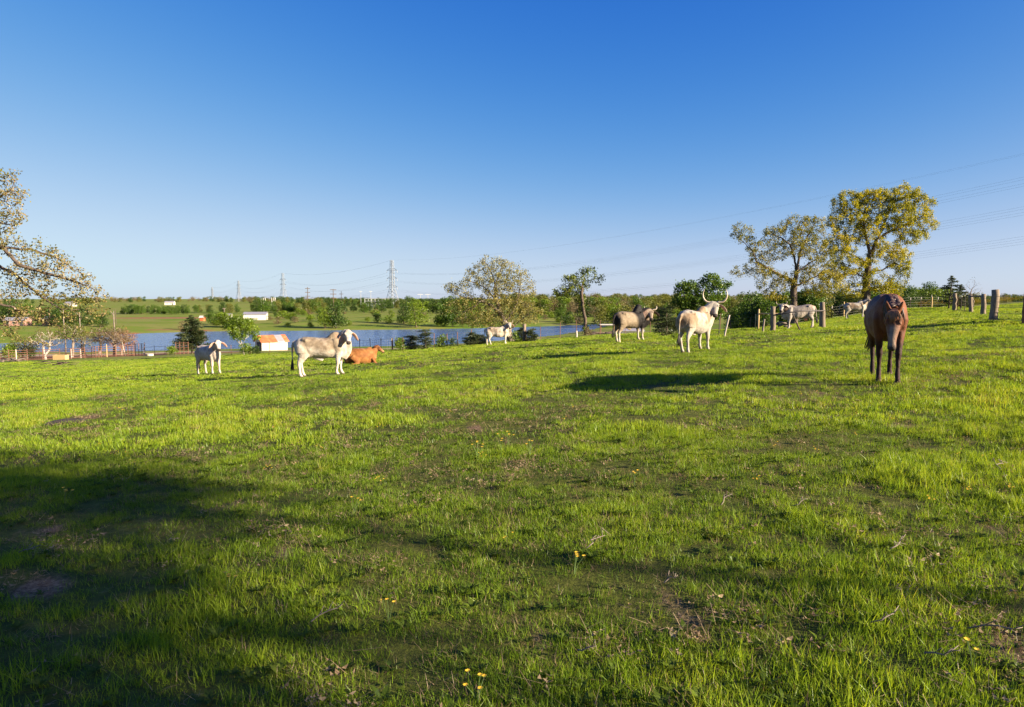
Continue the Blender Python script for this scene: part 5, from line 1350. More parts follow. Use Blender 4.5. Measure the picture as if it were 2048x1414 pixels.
# loose brush heaps, logs
def log_pile(px, Y, label, n=9, sp=0.9, r=0.09, L_=1.3, mat='bark'):
    b = G(px, Y); root = empty('brush_heap', b); rs = np.random.default_rng(int(px))
    for k in range(n):
        a = rs.uniform(-0.5, 0.5); c = Vector((rs.uniform(-sp, sp), rs.uniform(-0.3, 0.3), 0.05 + rs.uniform(0, 0.32))); d_ = Vector((math.cos(a), math.sin(a), rs.uniform(-0.25, 0.25))) * L_ * rs.uniform(0.3, 0.6)
        MB().tube([c - d_, c + Vector((0, 0, 0.04)), c + d_], [r * rs.uniform(.6, 1), r, r * 0.5], 6).build('log', M[mat], root, True)
    tag(root, label, 'log pile'); return root
log_pile(1208, 92, 'heap of old logs by the dirt road left of the bull', 12, 1.5, 0.13, 1.9)
log_pile(1562, 40, 'pale log end lying at the foot of the big left post', 4, 0.3, 0.07, 0.6, 'bark_pale')
log_pile(15, 80, 'tangle of broken branches at the left end of the pens', 12, 1.6, 0.05, 1.8, 'bark_pale')
log_pile(118, 62, 'low brown brush heap on the meadow in front of the pens', 12, 1.6, 0.04, 1.3)
b0 = G(1087, 120); tag(MB().box((0, 0, 0.22), (2.8, 1.0, 0.12), 0.3, 0.2).build('concrete_slab', M['bark_pale'], None, False, b0), 'grey tilted slab lying on the near bank of the pond', 'slab')

# ------------------------------------------------------------------ buildings
def gable(name, label, px, Y, w, dp, hw, hr, wall, roof, rz=0.0, parts=None, z=None):
    b = G(px, Y); root = empty(name, b, rz); mb = MB()
    x0, x1, y0, y1 = -w / 2, w / 2, -dp / 2, dp / 2
    mb.add([(x0, y0, -0.3), (x1, y0, -0.3), (x1, y1, -0.3), (x0, y1, -0.3), (x0, y0, hw), (x1, y0, hw), (x1, y1, hw), (x0, y1, hw), (x0, 0, hw + hr), (x1, 0, hw + hr)],
           [(0, 1, 5, 4), (2, 3, 7, 6), (3, 0, 4, 8, 7), (1, 2, 6, 9, 5), (4, 5, 9, 8), (6, 7, 8, 9)])
    mb.build('wall', M[wall], root)
    ov = 0.3; sl = hr / (dp / 2)
    def roof_piece(xa, xb, s, mat, nm='roof'):
        ya = s * (dp / 2 + ov); za = hw - ov * sl + 0.03; zb = hw + hr + 0.03
        V = [(xa, ya, za), (xb, ya, za), (xb, 0, zb), (xa, 0, zb), (xa, ya, za + 0.06), (xb, ya, za + 0.06), (xb, 0, zb + 0.06), (xa, 0, zb + 0.06)]
        return MB().add(V, [(0, 1, 2, 3), (4, 7, 6, 5), (0, 4, 5, 1), (1, 5, 6, 2), (2, 6, 7, 3), (3, 7, 4, 0)]).build(nm, M[mat], root)
    if parts: parts(root, roof_piece, w, dp, hw, hr)
    else:
        for s in (-1, 1): roof_piece(x0 - ov, x1 + ov, s, roof)
    tag(root, label, 'building'); return root
def barn_parts(root, rp, w, dp, hw, hr):
    for s in (-1, 1):
        o = rp(-w / 2 - 0.25, 0.45, s, 'tin_red', 'roof_sheet'); o['label'] = 'rust red roof sheets'
        rp(0.455, w / 2 - 0.6, s, 'tin_grey', 'roof_sheet'); rp(w / 2 - 0.595, w / 2 + 0.25, s, 'tin_red', 'roof_sheet')
    n = 12
    for k in range(n):
        MB().box((-w / 2 + (k + 0.5) * w / n, -dp / 2 - 0.012, hw / 2 - 0.02), (w / n - 0.03, 0.02, hw - 0.06)).build('board', M['white_paint'], root)
    MB().box((-w / 2 - 0.012, -0.3, hw * 0.5), (0.02, dp * 0.6, hw * 0.9)).build('shaded_opening', M['dark_in'], root)  # open end drawn as a dark sheet, its inner shade painted as colour
gable('small_barn', 'small white barn with rust red and grey tin roof on the near bank', 543, 122, 4.7, 3.0, 1.75, 0.95, 'white_paint', 'tin_red', R(42), barn_parts)
def house_parts(n, door=True, roofm='tin_grey'):
    def f_(root, rp, w, dp, hw, hr):
        for s in (-1, 1): rp(-w / 2 - 0.3, w / 2 + 0.3, s, roofm)
        for k in range(n):
            x_ = -w / 2 + (k + 0.7) * w / (n + 0.4)
            fr = MB().box((x_, -dp / 2 - 0.02, hw * 0.58), (0.9, 0.06, 0.9)).build('window', M['white_paint'], root); MB().box((x_, -dp / 2 - 0.06, hw * 0.58), (0.75, 0.03, 0.75)).build('pane', M['glass'], fr)
        if door: MB().box((w * 0.36, -dp / 2 - 0.03, 1.0), (1.0, 0.06, 2.0)).build('door', M['dark_in'], root)
    return f_
gable('white_house', 'long white metal building across the pond beside the lime bushes', 512, 300, 9.2, 9, 2.4, 1.0, 'white_metal', 'tin_grey', R(14), house_parts(0, False, 'tin_grey'))
gable('small_shed', 'tiny white shed by the light pole across the pond', 458, 300, 2.4, 2.2, 2.0, 0.7, 'white_metal', 'tin_grey', 0, house_parts(0, True))
gable('pink_house', 'pinkish house with white roof behind the left oak, at the far left', 36, 236, 6.5, 5, 1.9, 0.9, 'pink_wall', 'white_metal', R(10), house_parts(3, True, 'tin_grey'))
gable('pink_house', 'smaller pinkish house right of the white roofed one behind the left oak', 106, 240, 4.6, 4.5, 2.2, 0.8, 'pink_wall', 'tin_dark', R(-6), house_parts(2))
gable('far_house', 'tiny white house on the green ridge at the left', 141, 700, 9, 7, 3, 1.6, 'white_metal', 'tin_grey', 0, house_parts(2))
gable('far_house', 'tiny white house on the far ridge beyond the hedgerow', 340, 800, 10, 7, 3, 1.5, 'white_metal', 'tin_grey', 0.2, house_parts(2))
gable('red_shed', 'little red shed behind the cedar top across the pond', 405, 285, 1.6, 1.6, 1.5, 0.6, 'tin_red', 'white_metal', 0, house_parts(0, False, 'white_metal'))
gable('white_shed', 'white shed seen under the belly of the grey bull', 1262, 118, 3.6, 2.2, 1.3, 0.4, 'white_metal', 'tin_grey', 0, house_parts(0, False, 'tin_grey'))
# open shelter by the right end of the pond
b0 = G(1214, 200); sh = empty('open_shelter', b0); tag(sh, 'small open shelter with white flat roof at the right end of the pond', 'shelter')
for x_ in (-1.9, 1.9):
    for y_ in (-1, 1): MB().tube([(x_, y_, -0.2), (x_, y_, 2.2)], 0.09, 6).build('leg', M['rust'], sh)
MB().box((0, 0, 2.32), (4.6, 2.8, 0.24)).build('roof', M['white_metal'], sh)

# ------------------------------------------------------------------ power line
def tower(px, Y, top_py, label, name='power_tower', scale_w=1.0, r=0.14):
    b = G(px, Y); t = W(px, top_py, Y); Ht = t.z - b.z; mb = MB(); root = empty(name, b, R(-28))
    wb, ww, wt = 0.125 * Ht * scale_w, 0.05 * Ht * scale_w, 0.026 * Ht * scale_w
    def hw(z):
        q = z / Ht; return np.interp(q, [0, 0.42, 1], [wb, ww * 0.8, wt])
    lv = [0, 0.10, 0.19, 0.27, 0.34, 0.42, 0.49, 0.56, 0.63, 0.70, 0.77, 0.84, 0.92, 1.0]
    cn = [(-1, -1), (1, -1), (1, 1), (-1, 1)]
    for sx, sy in cn:
        MB().tube([(sx * hw(q * Ht), sy * hw(q * Ht), q * Ht) for q in (0, 0.42, 1)], [r * 1.5, r * 1.2, r], 4).build('leg', M['steel'], root)
    for i in range(len(lv) - 1):
        za, zb = lv[i] * Ht, lv[i + 1] * Ht
        for k in range(4):
            a_, b_ = cn[k], cn[(k + 1) % 4]
            mb.tube([(a_[0] * hw(za), a_[1] * hw(za), za), (b_[0] * hw(zb), b_[1] * hw(zb), zb)], r * 0.6, 3, False); mb.tube([(b_[0] * hw(za), b_[1] * hw(za), za), (a_[0] * hw(zb), a_[1] * hw(zb), zb)], r * 0.6, 3, False)
            if i % 2 == 1: mb.tube([(a_[0] * hw(zb), a_[1] * hw(zb), zb), (b_[0] * hw(zb), b_[1] * hw(zb), zb)], r * 0.7, 3, False)
    mb.build('bracing', M['steel'], root)
    tips = []
    for q in (0.78, 0.61, 0.43):
        for s in (-1, 1):
            z = q * Ht; L_ = 0.135 * Ht; am = MB()
            for sy in (-1, 1):
                am.tube([(s * hw(z), sy * hw(z), z), (s * L_, 0, z + 0.005 * Ht)], r * 0.8, 3, False); am.tube([(s * hw(z + 0.05 * Ht), sy * hw(z + .05 * Ht), z + 0.05 * Ht), (s * L_, 0, z + 0.005 * Ht)], r * 0.8, 3, False)
            am.build('crossarm', M['steel'], root)
            MB().tube([(s * L_, 0, z), (s * L_, 0, z - 0.045 * Ht)], r * 0.9, 5).build('insulator', M['tin_grey'], root)
            tips.append((s * L_, 0, z - 0.045 * Ht))
    for s in (-1, 1): tips.append((s * wt, 0, Ht))
    tag(root, label, 'power tower', 'power line towers')
    mw = Matrix.Translation(b) @ Matrix.Rotation(R(-28), 4, 'Z')
    return [mw @ Vector(q) for q in tips]
T1 = tower(785, 668, 520, 'nearest lattice power tower beyond the pond, left of the pale oak', r=0.17)
T2 = tower(567, 1023, 546, 'second lattice power tower along the horizon, above the white house', r=0.19)
T3 = tower(478, 1365, 561, 'third lattice power tower on the horizon at the left', r=0.2)
T4 = tower(425, 1720, 574, 'faintest and farthest lattice power tower on the horizon', r=0.2)
def cables(A, B, sag, label, rad, twin=0.5, n=24):
    out = empty('power_cables', A[0]); o0 = Vector(A[0])
    for a_, b_ in zip(A, B):
        for k in ((0,) if (twin == 0 or a_ in (A[-1], A[-2])) else (-0.5, 0.5)):
            s_ = sag * (0.8 if a_ in (A[-1], A[-2]) else 1); rad_ = rad * (0.7 if a_ in (A[-1], A[-2]) else 1)
            MB().tube([Vector(a_).lerp(Vector(b_), t) - o0 + Vector((0, 0, -4 * s_ * t * (1 - t) + k * twin)) for t in [i / n for i in range(n + 1)]], rad_, 4, False).build('cable', M['cable'], out)
    tag(out, label, 'power cables', 'power line cables')
# tower outside the picture on the right that carries the near span
_e = Vector((176, 152, 0)); _dir = Vector((0.88, -0.47, 0))
def endpt(zc, s, sp): return Vector((_e.x, _e.y, zc)) + Vector((math.cos(R(-28)), math.sin(R(-28)), 0)) * s * sp
B1 = [endpt(41, -1, 5.2), endpt(41, 1, 5.2), endpt(32.5, -1, 5.2), endpt(32.5, 1, 5.2), endpt(24, -1, 5.2), endpt(24, 1, 5.2), endpt(47.5, -1, 1.2), endpt(47.5, 1, 1.2)]
cables(T1, B1, 12.5, 'long power cables rising from the nearest tower to the right edge', 0.015, 0.75, 60)
cables(T2, T1, 9, 'power cables between the nearest and the second tower', 0.035, 0)
cables(T3, T2, 8, 'power cables between the second and the third tower', 0.04, 0)
cables(T4, T3, 8, 'power cables between the third and the farthest tower', 0.055, 0)
zb = H(_e.x, _e.y); o = empty('power_tower', (_e.x, _e.y, zb), R(-28)); tag(o, 'power tower beyond the right edge carrying the near cables', 'power tower', 'power line towers')
for sx, sy in ((-1, -1), (1, -1), (1, 1), (-1, 1)): MB().tube([(sx * 5, sy * 5, -0.3), (sx * 2, sy * 2, 20), (sx * 1.1, sy * 1.1, 47)], [0.2, 0.17, 0.12], 4).build('leg', M['steel'], o)
for zc in (42, 33.5, 25): MB().tube([(-5.4, 0, zc), (0, 0, zc + 0.6), (5.4, 0, zc)], 0.22, 4).build('crossarm', M['steel'], o)
def pole(px, Y, py_top, label, arms=(), r=0.16, aw=3.0, mat='bark', cat='utility pole', name='utility_pole'):
    b = G(px, Y); h = W(px, py_top, Y).z - b.z; o = empty(name, b, R(20))
    MB().tube([(0, 0, -0.3), (0, 0, h)], [r, r * 0.75], 6).build('pole', M[mat], o)
    for a_ in arms: MB().box((0, 0, h - a_), (aw, r * 1.3, r * 1.6)).build('crossarm', M[mat], o)
    tag(o, label, cat); return o
pole(616, 640, 574, 'dark utility pole with three short crossarms on the horizon', (1.5, 5, 8.5), 0.35, 4.5)
pole(667, 680, 578, 'utility pole with two broad crossarms right of the three armed one', (0.8, 5, 9), 0.4, 6)
pole(683, 690, 582, 'plain pole right of the broad armed utility pole', (3,), 0.3, 4)
pole(232, 250, 620, 'light pole in front of the hedgerow, left', (), 0.14, 1.0); pole(449, 290, 616, 'wooden light pole among the lime bushes', (0.3,), 0.16, 1.2, 'bark_pale')
for i, px in enumerate((722, 742, 841, 856)): pole(px, 700, 582 if px < 800 else 588, ['left slim mast of the substation', 'right slim mast of the substation', 'left white mast with flat head right of the nearest tower', 'right white mast with flat head right of the nearest tower'][i], (0.4,), 0.25, 6 if px > 800 else 3, 'steel', 'mast', 'substation_mast')
for i, px in enumerate((523, 527, 531, 544, 548, 551)): pole(px, 620, 596 if i < 3 else 595, ['left pole of the left white trio', 'middle pole of the left white trio', 'right pole of the left white trio', 'left pole of the right white trio', 'middle pole of the right white trio', 'right pole of the right white trio'][i] + ' on the ridge', (), 0.32, 1, 'white_metal', 'white pole', 'white_pole')
b0 = G(757, 700); ss = empty('substation', b0); tag(ss, 'low grey substation framework left of the nearest tower', 'substation')
for k in range(9):
    MB().tube([(-14 + k * 3.5, 0, 0), (-14 + k * 3.5, 0, 9)], 0.3, 5).build('column', M['steel'], ss)
for z_ in (9, 6.5): MB().box((0, 0, z_), (29, 0.5, 0.6)).build('beam', M['steel'], ss)
for k in range(6): MB().box((-12 + k * 4.6, 3, 2.2), (2.6, 2.5, 4.4)).build('transformer', M['white_metal'], ss)
# ------------------------------------------------------------------ scattered stuff by geometry nodes
def scatter(name, P, rotz, tilt, scl, tint, idx, sources, label, cat):
    """one object: instances of the source meshes on points"""
    src = bpy.data.collections.new(name + '_source')
    for i, (me, mat) in enumerate(sources):
        if mat is not None and len(me.materials) == 0: me.materials.append(mat)
        o = bpy.data.objects.new('%s_source_%02d' % (name, i), me); src.objects.link(o)
    me = bpy.data.meshes.new(name); me.vertices.add(len(P)); me.vertices.foreach_set('co', np.asarray(P, np.float32).ravel())
    a = me.attributes.new('rotv', 'FLOAT_VECTOR', 'POINT')
    a.data.foreach_set('vector', np.stack([tilt[:, 0], tilt[:, 1], rotz], -1).astype(np.float32).ravel())
    fattr(me, 'scl', scl); fattr(me, 'tint', tint)
    a = me.attributes.new('idx', 'INT', 'POINT'); a.data.foreach_set('value', np.asarray(idx, np.int32))
    ob = link(name, me)
    ng = bpy.data.node_groups.new(name + '_nodes', 'GeometryNodeTree')
    ng.interface.new_socket('Geometry', in_out='INPUT', socket_type='NodeSocketGeometry'); ng.interface.new_socket('Geometry', in_out='OUTPUT', socket_type='NodeSocketGeometry')
    gi = ng.nodes.new('NodeGroupInput'); go = ng.nodes.new('NodeGroupOutput')
    iop = ng.nodes.new('GeometryNodeInstanceOnPoints'); ci = ng.nodes.new('GeometryNodeCollectionInfo')
    ci.inputs['Collection'].default_value = src; ci.inputs['Separate Children'].default_value = True; ci.inputs['Reset Children'].default_value = True
    def na(nm, t):
        n = ng.nodes.new('GeometryNodeInputNamedAttribute'); n.data_type = t; n.inputs['Name'].default_value = nm; return n.outputs['Attribute']
    l = ng.links.new
    l(gi.outputs[0], iop.inputs['Points']); l(ci.outputs[0], iop.inputs['Instance']); iop.inputs['Pick Instance'].default_value = True
    l(na('idx', 'INT'), iop.inputs['Instance Index']); l(na('rotv', 'FLOAT_VECTOR'), iop.inputs['Rotation']); l(na('scl', 'FLOAT'), iop.inputs['Scale'])
    l(iop.outputs[0], go.inputs[0])
    md = ob.modifiers.new('scatter', 'NODES'); md.node_group = ng
    tag(ob, label, cat, kind='stuff'); return ob

# far woods on the horizon
def far_wood():
    P = []; S = []; I = []
    kinds = [KIND['olive'][0], KIND['dark'][0], KIND['brown'][0], KIND['green'][0], KIND['olive'][1], KIND['brown'][1], KIND['dark'][1]]
    def band(n, x0, x1, Y0, Y1, h0, h1, ks, keep=1.0, seed=0):
        for k in range(n):
            px = random.uniform(x0, x1); Y = random.uniform(Y0, Y1)
            if vnoise(px, Y * 0.3, 45, seed) > keep: continue
            g = W(px, 600, Y); i = random.choice(ks); P.append((g.x, Y)); S.append(random.uniform(h0, h1) / kinds[i][2]); I.append(i)
    band(110, 130, 520, 1150, 1500, 7, 12, [0, 1, 2, 2, 4, 5], 0.72, 1)
    band(50, -150, 200, 900, 1300, 6, 10, [0, 1, 4, 3], 0.9, 2)
    band(90, 500, 720, 900, 1300, 7, 12, [0, 1, 4, 2, 6], 0.85, 3)
    band(150, 640, 960, 620, 1000, 7, 11, [1, 6, 0, 3], 1, 4)
    band(160, 1000, 1560, 700, 1300, 11, 17, [0, 4, 1, 2], 1, 5)
    band(260, 1480, 2300, 420, 1400, 8, 15, [0, 1, 2, 4, 5], 1, 6)
    band(200, 1000, 2300, 1400, 3000, 16, 26, [0, 1, 4], 1, 7)
    P2 = np.array(P); z = Hn(P2[:, 0], P2[:, 1]); n = len(P2)
    src = []
    for tm, lm, h0 in kinds:
        bm = bmesh.new(); bm.from_mesh(lm); me = bpy.data.meshes.new('wood_crown'); bm.to_mesh(me); bm.free(); me.materials.append(lm.materials[0]); src.append((me, None))
    scatter('far_woodland', np.column_stack([P2, z - 0.3]), rng.uniform(0, 6.28, n), np.zeros((n, 2)), np.array(S), rng.uniform(0, 1, n), I, src, 'far woods lining the horizon beyond the fields', 'woodland')
far_wood()

# grass blades
def grass_mat(name, stops, trans):
    m, nt, out = new_mat(name); L = nt.links.new
    a = N(nt, 'ShaderNodeAttribute'); a.attribute_name = 'tint'; a.attribute_type = 'INSTANCER'
    r_ = N(nt, 'ShaderNodeAttribute'); r_.attribute_name = 'rnd'
    mx = N(nt, 'ShaderNodeMix'); mx.inputs[0].default_value = 0.35; L(a.outputs['Fac'], mx.inputs[2]); L(r_.outputs['Fac'], mx.inputs[3])
    c = ramp(nt, stops, mx.outputs[0])
    d = N(nt, 'ShaderNodeBsdfDiffuse'); t = N(nt, 'ShaderNodeBsdfTranslucent'); g = N(nt, 'ShaderNodeBsdfGlossy'); g.inputs['Roughness'].default_value = 0.4
    L(c.outputs[0], d.inputs[0]); L(mixc(nt, 1.0, c.outputs[0], (1.3, 1.2, 0.55), 'MULTIPLY'), t.inputs[0])
    s1 = N(nt, 'ShaderNodeMixShader'); s1.inputs[0].default_value = trans; L(d.outputs[0], s1.inputs[1]); L(t.outputs[0], s1.inputs[2])
    s2 = N(nt, 'ShaderNodeMixShader'); s2.inputs[0].default_value = 0.015; L(s1.outputs[0], s2.inputs[1]); L(g.outputs[0], s2.inputs[2]); L(s2.outputs[0], out.inputs[0])
    return m
M['grass'] = grass_mat('meadow grass', [(0.05, (0.028, 0.055, 0.006)), (0.30, (0.095, 0.165, 0.014)), (0.55, (0.195, 0.290, 0.018)), (0.78, (0.31, 0.38, 0.026)), (0.95, (0.34, 0.30, 0.06))], 0.45)
M['dry'] = grass_mat('dry grass', [(0.1, (0.13, 0.085, 0.05)), (0.5, (0.27, 0.19, 0.11)), (0.9, (0.40, 0.31, 0.19))], 0.25)
M['weed'] = grass_mat('broad weed leaf', [(0.1, (0.035, 0.06, 0.010)), (0.5, (0.075, 0.115, 0.012)), (0.9, (0.14, 0.18, 0.02))], 0.4)
def clump(seed, n, rad, hmin, hmax, wid, lean, segs=3, flat=0.0):
    rs = np.random.default_rng(seed); V = []; F = []; A = []
    for k in range(n):
        a = rs.uniform(0, 6.283); q = rad * math.sqrt(rs.uniform()); bx, by = math.cos(a) * q, math.sin(a) * q
        h = rs.uniform(hmin, hmax) * (1 - 0.35 * q / rad); w = wid * rs.uniform(0.7, 1.3)
        ld = rs.uniform(0, 6.283); ln = abs(rs.normal(0, lean)) + 0.08; fa = rs.uniform(0, 3.14159)
        lx, ly = math.cos(ld), math.sin(ld); sx, sy = math.cos(fa), math.sin(fa); b0 = len(V); rv = rs.uniform()
        for s in range(segs):
            t = s / segs; off = h * ln * t * t * 1.1; z = h * t * (1 - 0.35 * ln * t) * (1 - flat); ww = w * (1 - t * 0.75) / 2
            V += [(bx + lx * off - sx * ww, by + ly * off - sy * ww, z - 0.012), (bx + lx * off + sx * ww, by + ly * off + sy * ww, z - 0.012)]
        V.append((bx + lx * h * ln * 1.1, by + ly * h * ln * 1.1, h * (1 - 0.35 * ln) * (1 - flat)))
        for s in range(segs - 1): F.append((b0 + 2 * s, b0 + 2 * s + 1, b0 + 2 * s + 3, b0 + 2 * s + 2)); A.append(rv)
        F.append((b0 + 2 * segs - 2, b0 + 2 * segs - 1, b0 + 2 * segs)); A.append(rv)
    me = bpy.data.meshes.new('grass_clump'); me.from_pydata(V, [], F); fattr(me, 'rnd', A, 'FACE'); return me
def weed(seed, n=9, r=0.09):
    rs = np.random.default_rng(seed); V = []; F = []; A = []
    for k in range(n):
        a = rs.uniform(0, 6.283); L_ = r * rs.uniform(0.6, 1.2); w = L_ * 0.36; up = rs.uniform(0.15, 0.8); b0 = len(V); ca, sa = math.cos(a), math.sin(a)
        for t, ww, z in ((0.05, 0.15, 0.0), (0.5, 1.0, up * 0.55), (1.0, 0.1, up * 0.8)):
            V += [(ca * L_ * t - sa * w * ww / 2, sa * L_ * t + ca * w * ww / 2, z * L_ + 0.01), (ca * L_ * t + sa * w * ww / 2, sa * L_ * t - ca * w * ww / 2, z * L_ + 0.01)]
        for s in (0, 1): F.append((b0 + 2 * s, b0 + 2 * s + 1, b0 + 2 * s + 3, b0 + 2 * s + 2)); A.append(rs.uniform())
    me = bpy.data.meshes.new('weed_clump'); me.from_pydata(V, [], F); fattr(me, 'rnd', A, 'FACE'); return me

def field(name, Y0, Y1, dens, srcs, seed, label, smin, smax, margin=1.0, short=1.0, Xlim=None):
    """srcs: list of (mesh, material, kind) with kind in green/tall/dry/weed"""
    rs = np.random.default_rng(seed); hw = 0.80
    Xm = hw * Y1 + margin; n = int(2 * Xm * (Y1 - Y0) * dens)
    x = rs.uniform(-Xm, Xm, n); y = rs.uniform(Y0, Y1, n); m_ = np.abs(x) < hw * y + margin
    x, y = x[m_], y[m_]
    if Xlim is not None: m_ = Xlim(x, y); x, y = x[m_], y[m_]
    big = fbm(x, y, 3.4, 21, 3); mid = fbm(x, y, 0.9, 31, 2); fine = vnoise(x, y, 0.28, 41); bare = bare_mask(x, y)
    keep = rs.uniform(0, 1, len(x)) > np.clip(bare * 0.75, 0, 0.8)
    thin = np.clip((mid * 0.55 + fine * 0.45 - 0.30) / 0.28, 0.22, 1)
    keep &= rs.uniform(0, 1, len(x)) < thin
    x, y, big, mid, fine, bare = [q[keep] for q in (x, y, big, mid, fine, bare)]; n = len(x)
    kinds = {}
    for i, s in enumerate(srcs): kinds.setdefault(s[2], []).append(i)
    pr = rs.uniform(0, 1, n); idx = np.zeros(n, int)
    lush = (big - 0.5) * 2.2 + (mid - 0.5) * 1.2
    pdry = np.clip(0.17 - lush * 0.26 + bare * 0.5 + np.clip((0.40 - fine), 0, 1) * 0.5, 0.02, 0.8); ptall = np.clip(0.10 + lush * 0.45, 0.0, 0.5); pweed = 0.06
    u_ = rs.integers(0, 1000, n)
    def pick(k): a_ = np.array(kinds.get(k, kinds['green'])); return a_[u_ % len(a_)]
    idx = np.where(pr < pdry, pick('dry'), np.where(pr < pdry + ptall, pick('tall'), np.where(pr < pdry + ptall + pweed, pick('weed'), pick('green'))))
    tint = np.clip(0.54 + (big - 0.5) * 0.8 + (mid - 0.5) * 0.7 + (fine - 0.5) * 0.35 + rs.normal(0, 0.14, n), 0, 1)
    scl = rs.uniform(smin, smax, n) * np.clip(0.72 + mid * 0.55, 0.6, 1.3) * short
    z = Hn(x, y)
    scatter(name, np.column_stack([x, y, z]), rs.uniform(0, 6.283, n), rs.normal(0, 0.10, (n, 2)), scl, tint, idx, [(s[0], s[1]) for s in srcs], label, 'grass')
    return n
def kit(seed, mul, wid, nb):
    out = []
    for i in range(6): out.append((clump(seed + i, nb, 0.085 * mul, 0.025, 0.065, wid, 0.6), M['grass'], 'green'))
    for i in range(4): out.append((clump(seed + 20 + i, int(nb * 0.75), 0.06 * mul, 0.06, 0.125, wid, 0.4), M['grass'], 'tall'))
    for i in range(4): out.append((clump(seed + 40 + i, int(nb * 0.45), 0.085 * mul, 0.03, 0.10, wid * 0.8, 1.3, 3, 0.35), M['dry'], 'dry'))
    for i in range(3): out.append((weed(seed + 60 + i, 14, 0.045 * max(1, mul * 0.6)), M['weed'], 'weed'))
    return out
n1 = field('near_grass', 1.3, 8.0, 520, kit(1000, 1.0, 0.0040, 34), 5, 'short green pasture grass with dry tufts nearest the camera', 0.8, 1.35)
n2 = field('middle_grass', 8.0, 22, 120, kit(2000, 1.7, 0.0075, 40), 6, 'bright green pasture grass of the middle meadow', 0.85, 1.3, 1.5)
n3 = field('far_grass', 22, 76, 17, kit(3000, 4.0, 0.016, 70), 7, 'sunlit pasture grass of the meadow around the cattle', 0.9, 1.3, 2.0, 0.95, lambda x, y: (Hn(x, y) > -6.0))
print('grass', n1, n2, n3)

# dead leaves and straw lying among the grass
def litter_mesh(seed):
    rs = np.random.default_rng(seed); V = []; F = []; A = []
    for k in range(7):
        c = rs.normal(0, 0.05, 2); a = rs.uniform(0, 6.28); L_ = rs.uniform(0.02, 0.045); w = L_ * rs.uniform(0.25, 0.55); ca, sa = math.cos(a), math.sin(a); z = rs.uniform(0.015, 0.05); b0 = len(V)
        for t, ww, dz in ((-0.5, 0.1, 0.3), (0, 1, 0), (0.5, 0.1, 0.35)):
            V += [(c[0] + ca * L_ * t - sa * w * ww / 2, c[1] + sa * L_ * t + ca * w * ww / 2, z + dz * L_ * 0.6), (c[0] + ca * L_ * t + sa * w * ww / 2, c[1] + sa * L_ * t - ca * w * ww / 2, z + dz * L_ * 0.6 + rs.normal(0, 0.004))]
        for q in (0, 1): F.append((b0 + 2 * q, b0 + 2 * q + 1, b0 + 2 * q + 3, b0 + 2 * q + 2)); A.append(rs.uniform())
    for k in range(5):
        c = rs.normal(0, 0.06, 2); a = rs.uniform(0, 6.28); L_ = rs.uniform(0.05, 0.13); ca, sa = math.cos(a), math.sin(a); b0 = len(V); z0, z1 = rs.uniform(0.01, 0.05), rs.uniform(0.02, 0.09)
        V += [(c[0], c[1], z0), (c[0] - sa * 0.0025, c[1] + ca * 0.0025, z0), (c[0] + ca * L_ - sa * 0.002, c[1] + sa * L_ + ca * 0.002, z1), (c[0] + ca * L_, c[1] + sa * L_, z1)]; F.append((b0, b0 + 1, b0 + 2, b0 + 3)); A.append(rs.uniform())
    me = bpy.data.meshes.new('litter'); me.from_pydata(V, [], F); fattr(me, 'rnd', A, 'FACE'); return me
rs = np.random.default_rng(88); LX = []
Y = rs.uniform(1.5, 15, 26000); X = rs.uniform(-1, 1, 26000) * 12.5; m_ = np.abs(X) < 0.8 * Y + 1; X, Y = X[m_], Y[m_]
pr = np.clip((fbm(X, Y, 0.8, 51, 3) - 0.54) * 3.2, 0.02, 0.8) + bare_mask(X, Y) * 0.6; m_ = rs.uniform(0, 1, len(X)) < pr; X, Y = X[m_], Y[m_]; n = len(X)
scatter('leaf_litter', np.column_stack([X, Y, Hn(X, Y)]), rs.uniform(0, 6.28, n), rs.normal(0, 0.15, (n, 2)), rs.uniform(0.6, 1.1, n), np.clip(rs.normal(0.5, 0.25, n), 0, 1), rs.integers(0, 5, n), [(litter_mesh(900 + i), M['dry']) for i in range(5)], 'dry leaves and straw lying among the near grass', 'litter')

# yellow wildflowers: the plants one can pick out, then the fine scatter
M['petal'] = surf('yellow petal', (0.75, 0.48, 0.02), (0.62, 0.36, 0.015), 0.7, 30)
M['stem'] = surf('flower stem', (0.09, 0.14, 0.03), (0.06, 0.10, 0.02), 0.8, 20)
def flower_mesh(seed, heads=4, h=0.16):
    rs = np.random.default_rng(seed); st = MB(); fl = MB()
    for k in range(heads):
        a = rs.uniform(0, 6.28); q = rs.uniform(0.01, 0.05); hh = h * rs.uniform(0.7, 1.1); t = Vector((math.cos(a) * q * 1.6, math.sin(a) * q * 1.6, hh))
        st.tube([(0, 0, -0.01), (t.x * 0.4, t.y * 0.4, hh * 0.55), t], [0.003, 0.0025, 0.002], 4, False)
        for j in range(7):
            b_ = j / 7 * 6.283 + rs.normal(0, 0.1); d = Vector((math.cos(b_), math.sin(b_), 0.25)); s = Vector((-math.sin(b_), math.cos(b_), 0))
            R_ = 0.017; fl.add([t, t + d * R_ * 0.6 + s * R_ * 0.4, t + d * R_, t + d * R_ * 0.6 - s * R_ * 0.4], [(0, 1, 2, 3)])
    return st.mesh('stem'), fl.mesh('petals')
FM = [flower_mesh(300 + i, 3 + i % 3, 0.17) for i in range(4)]
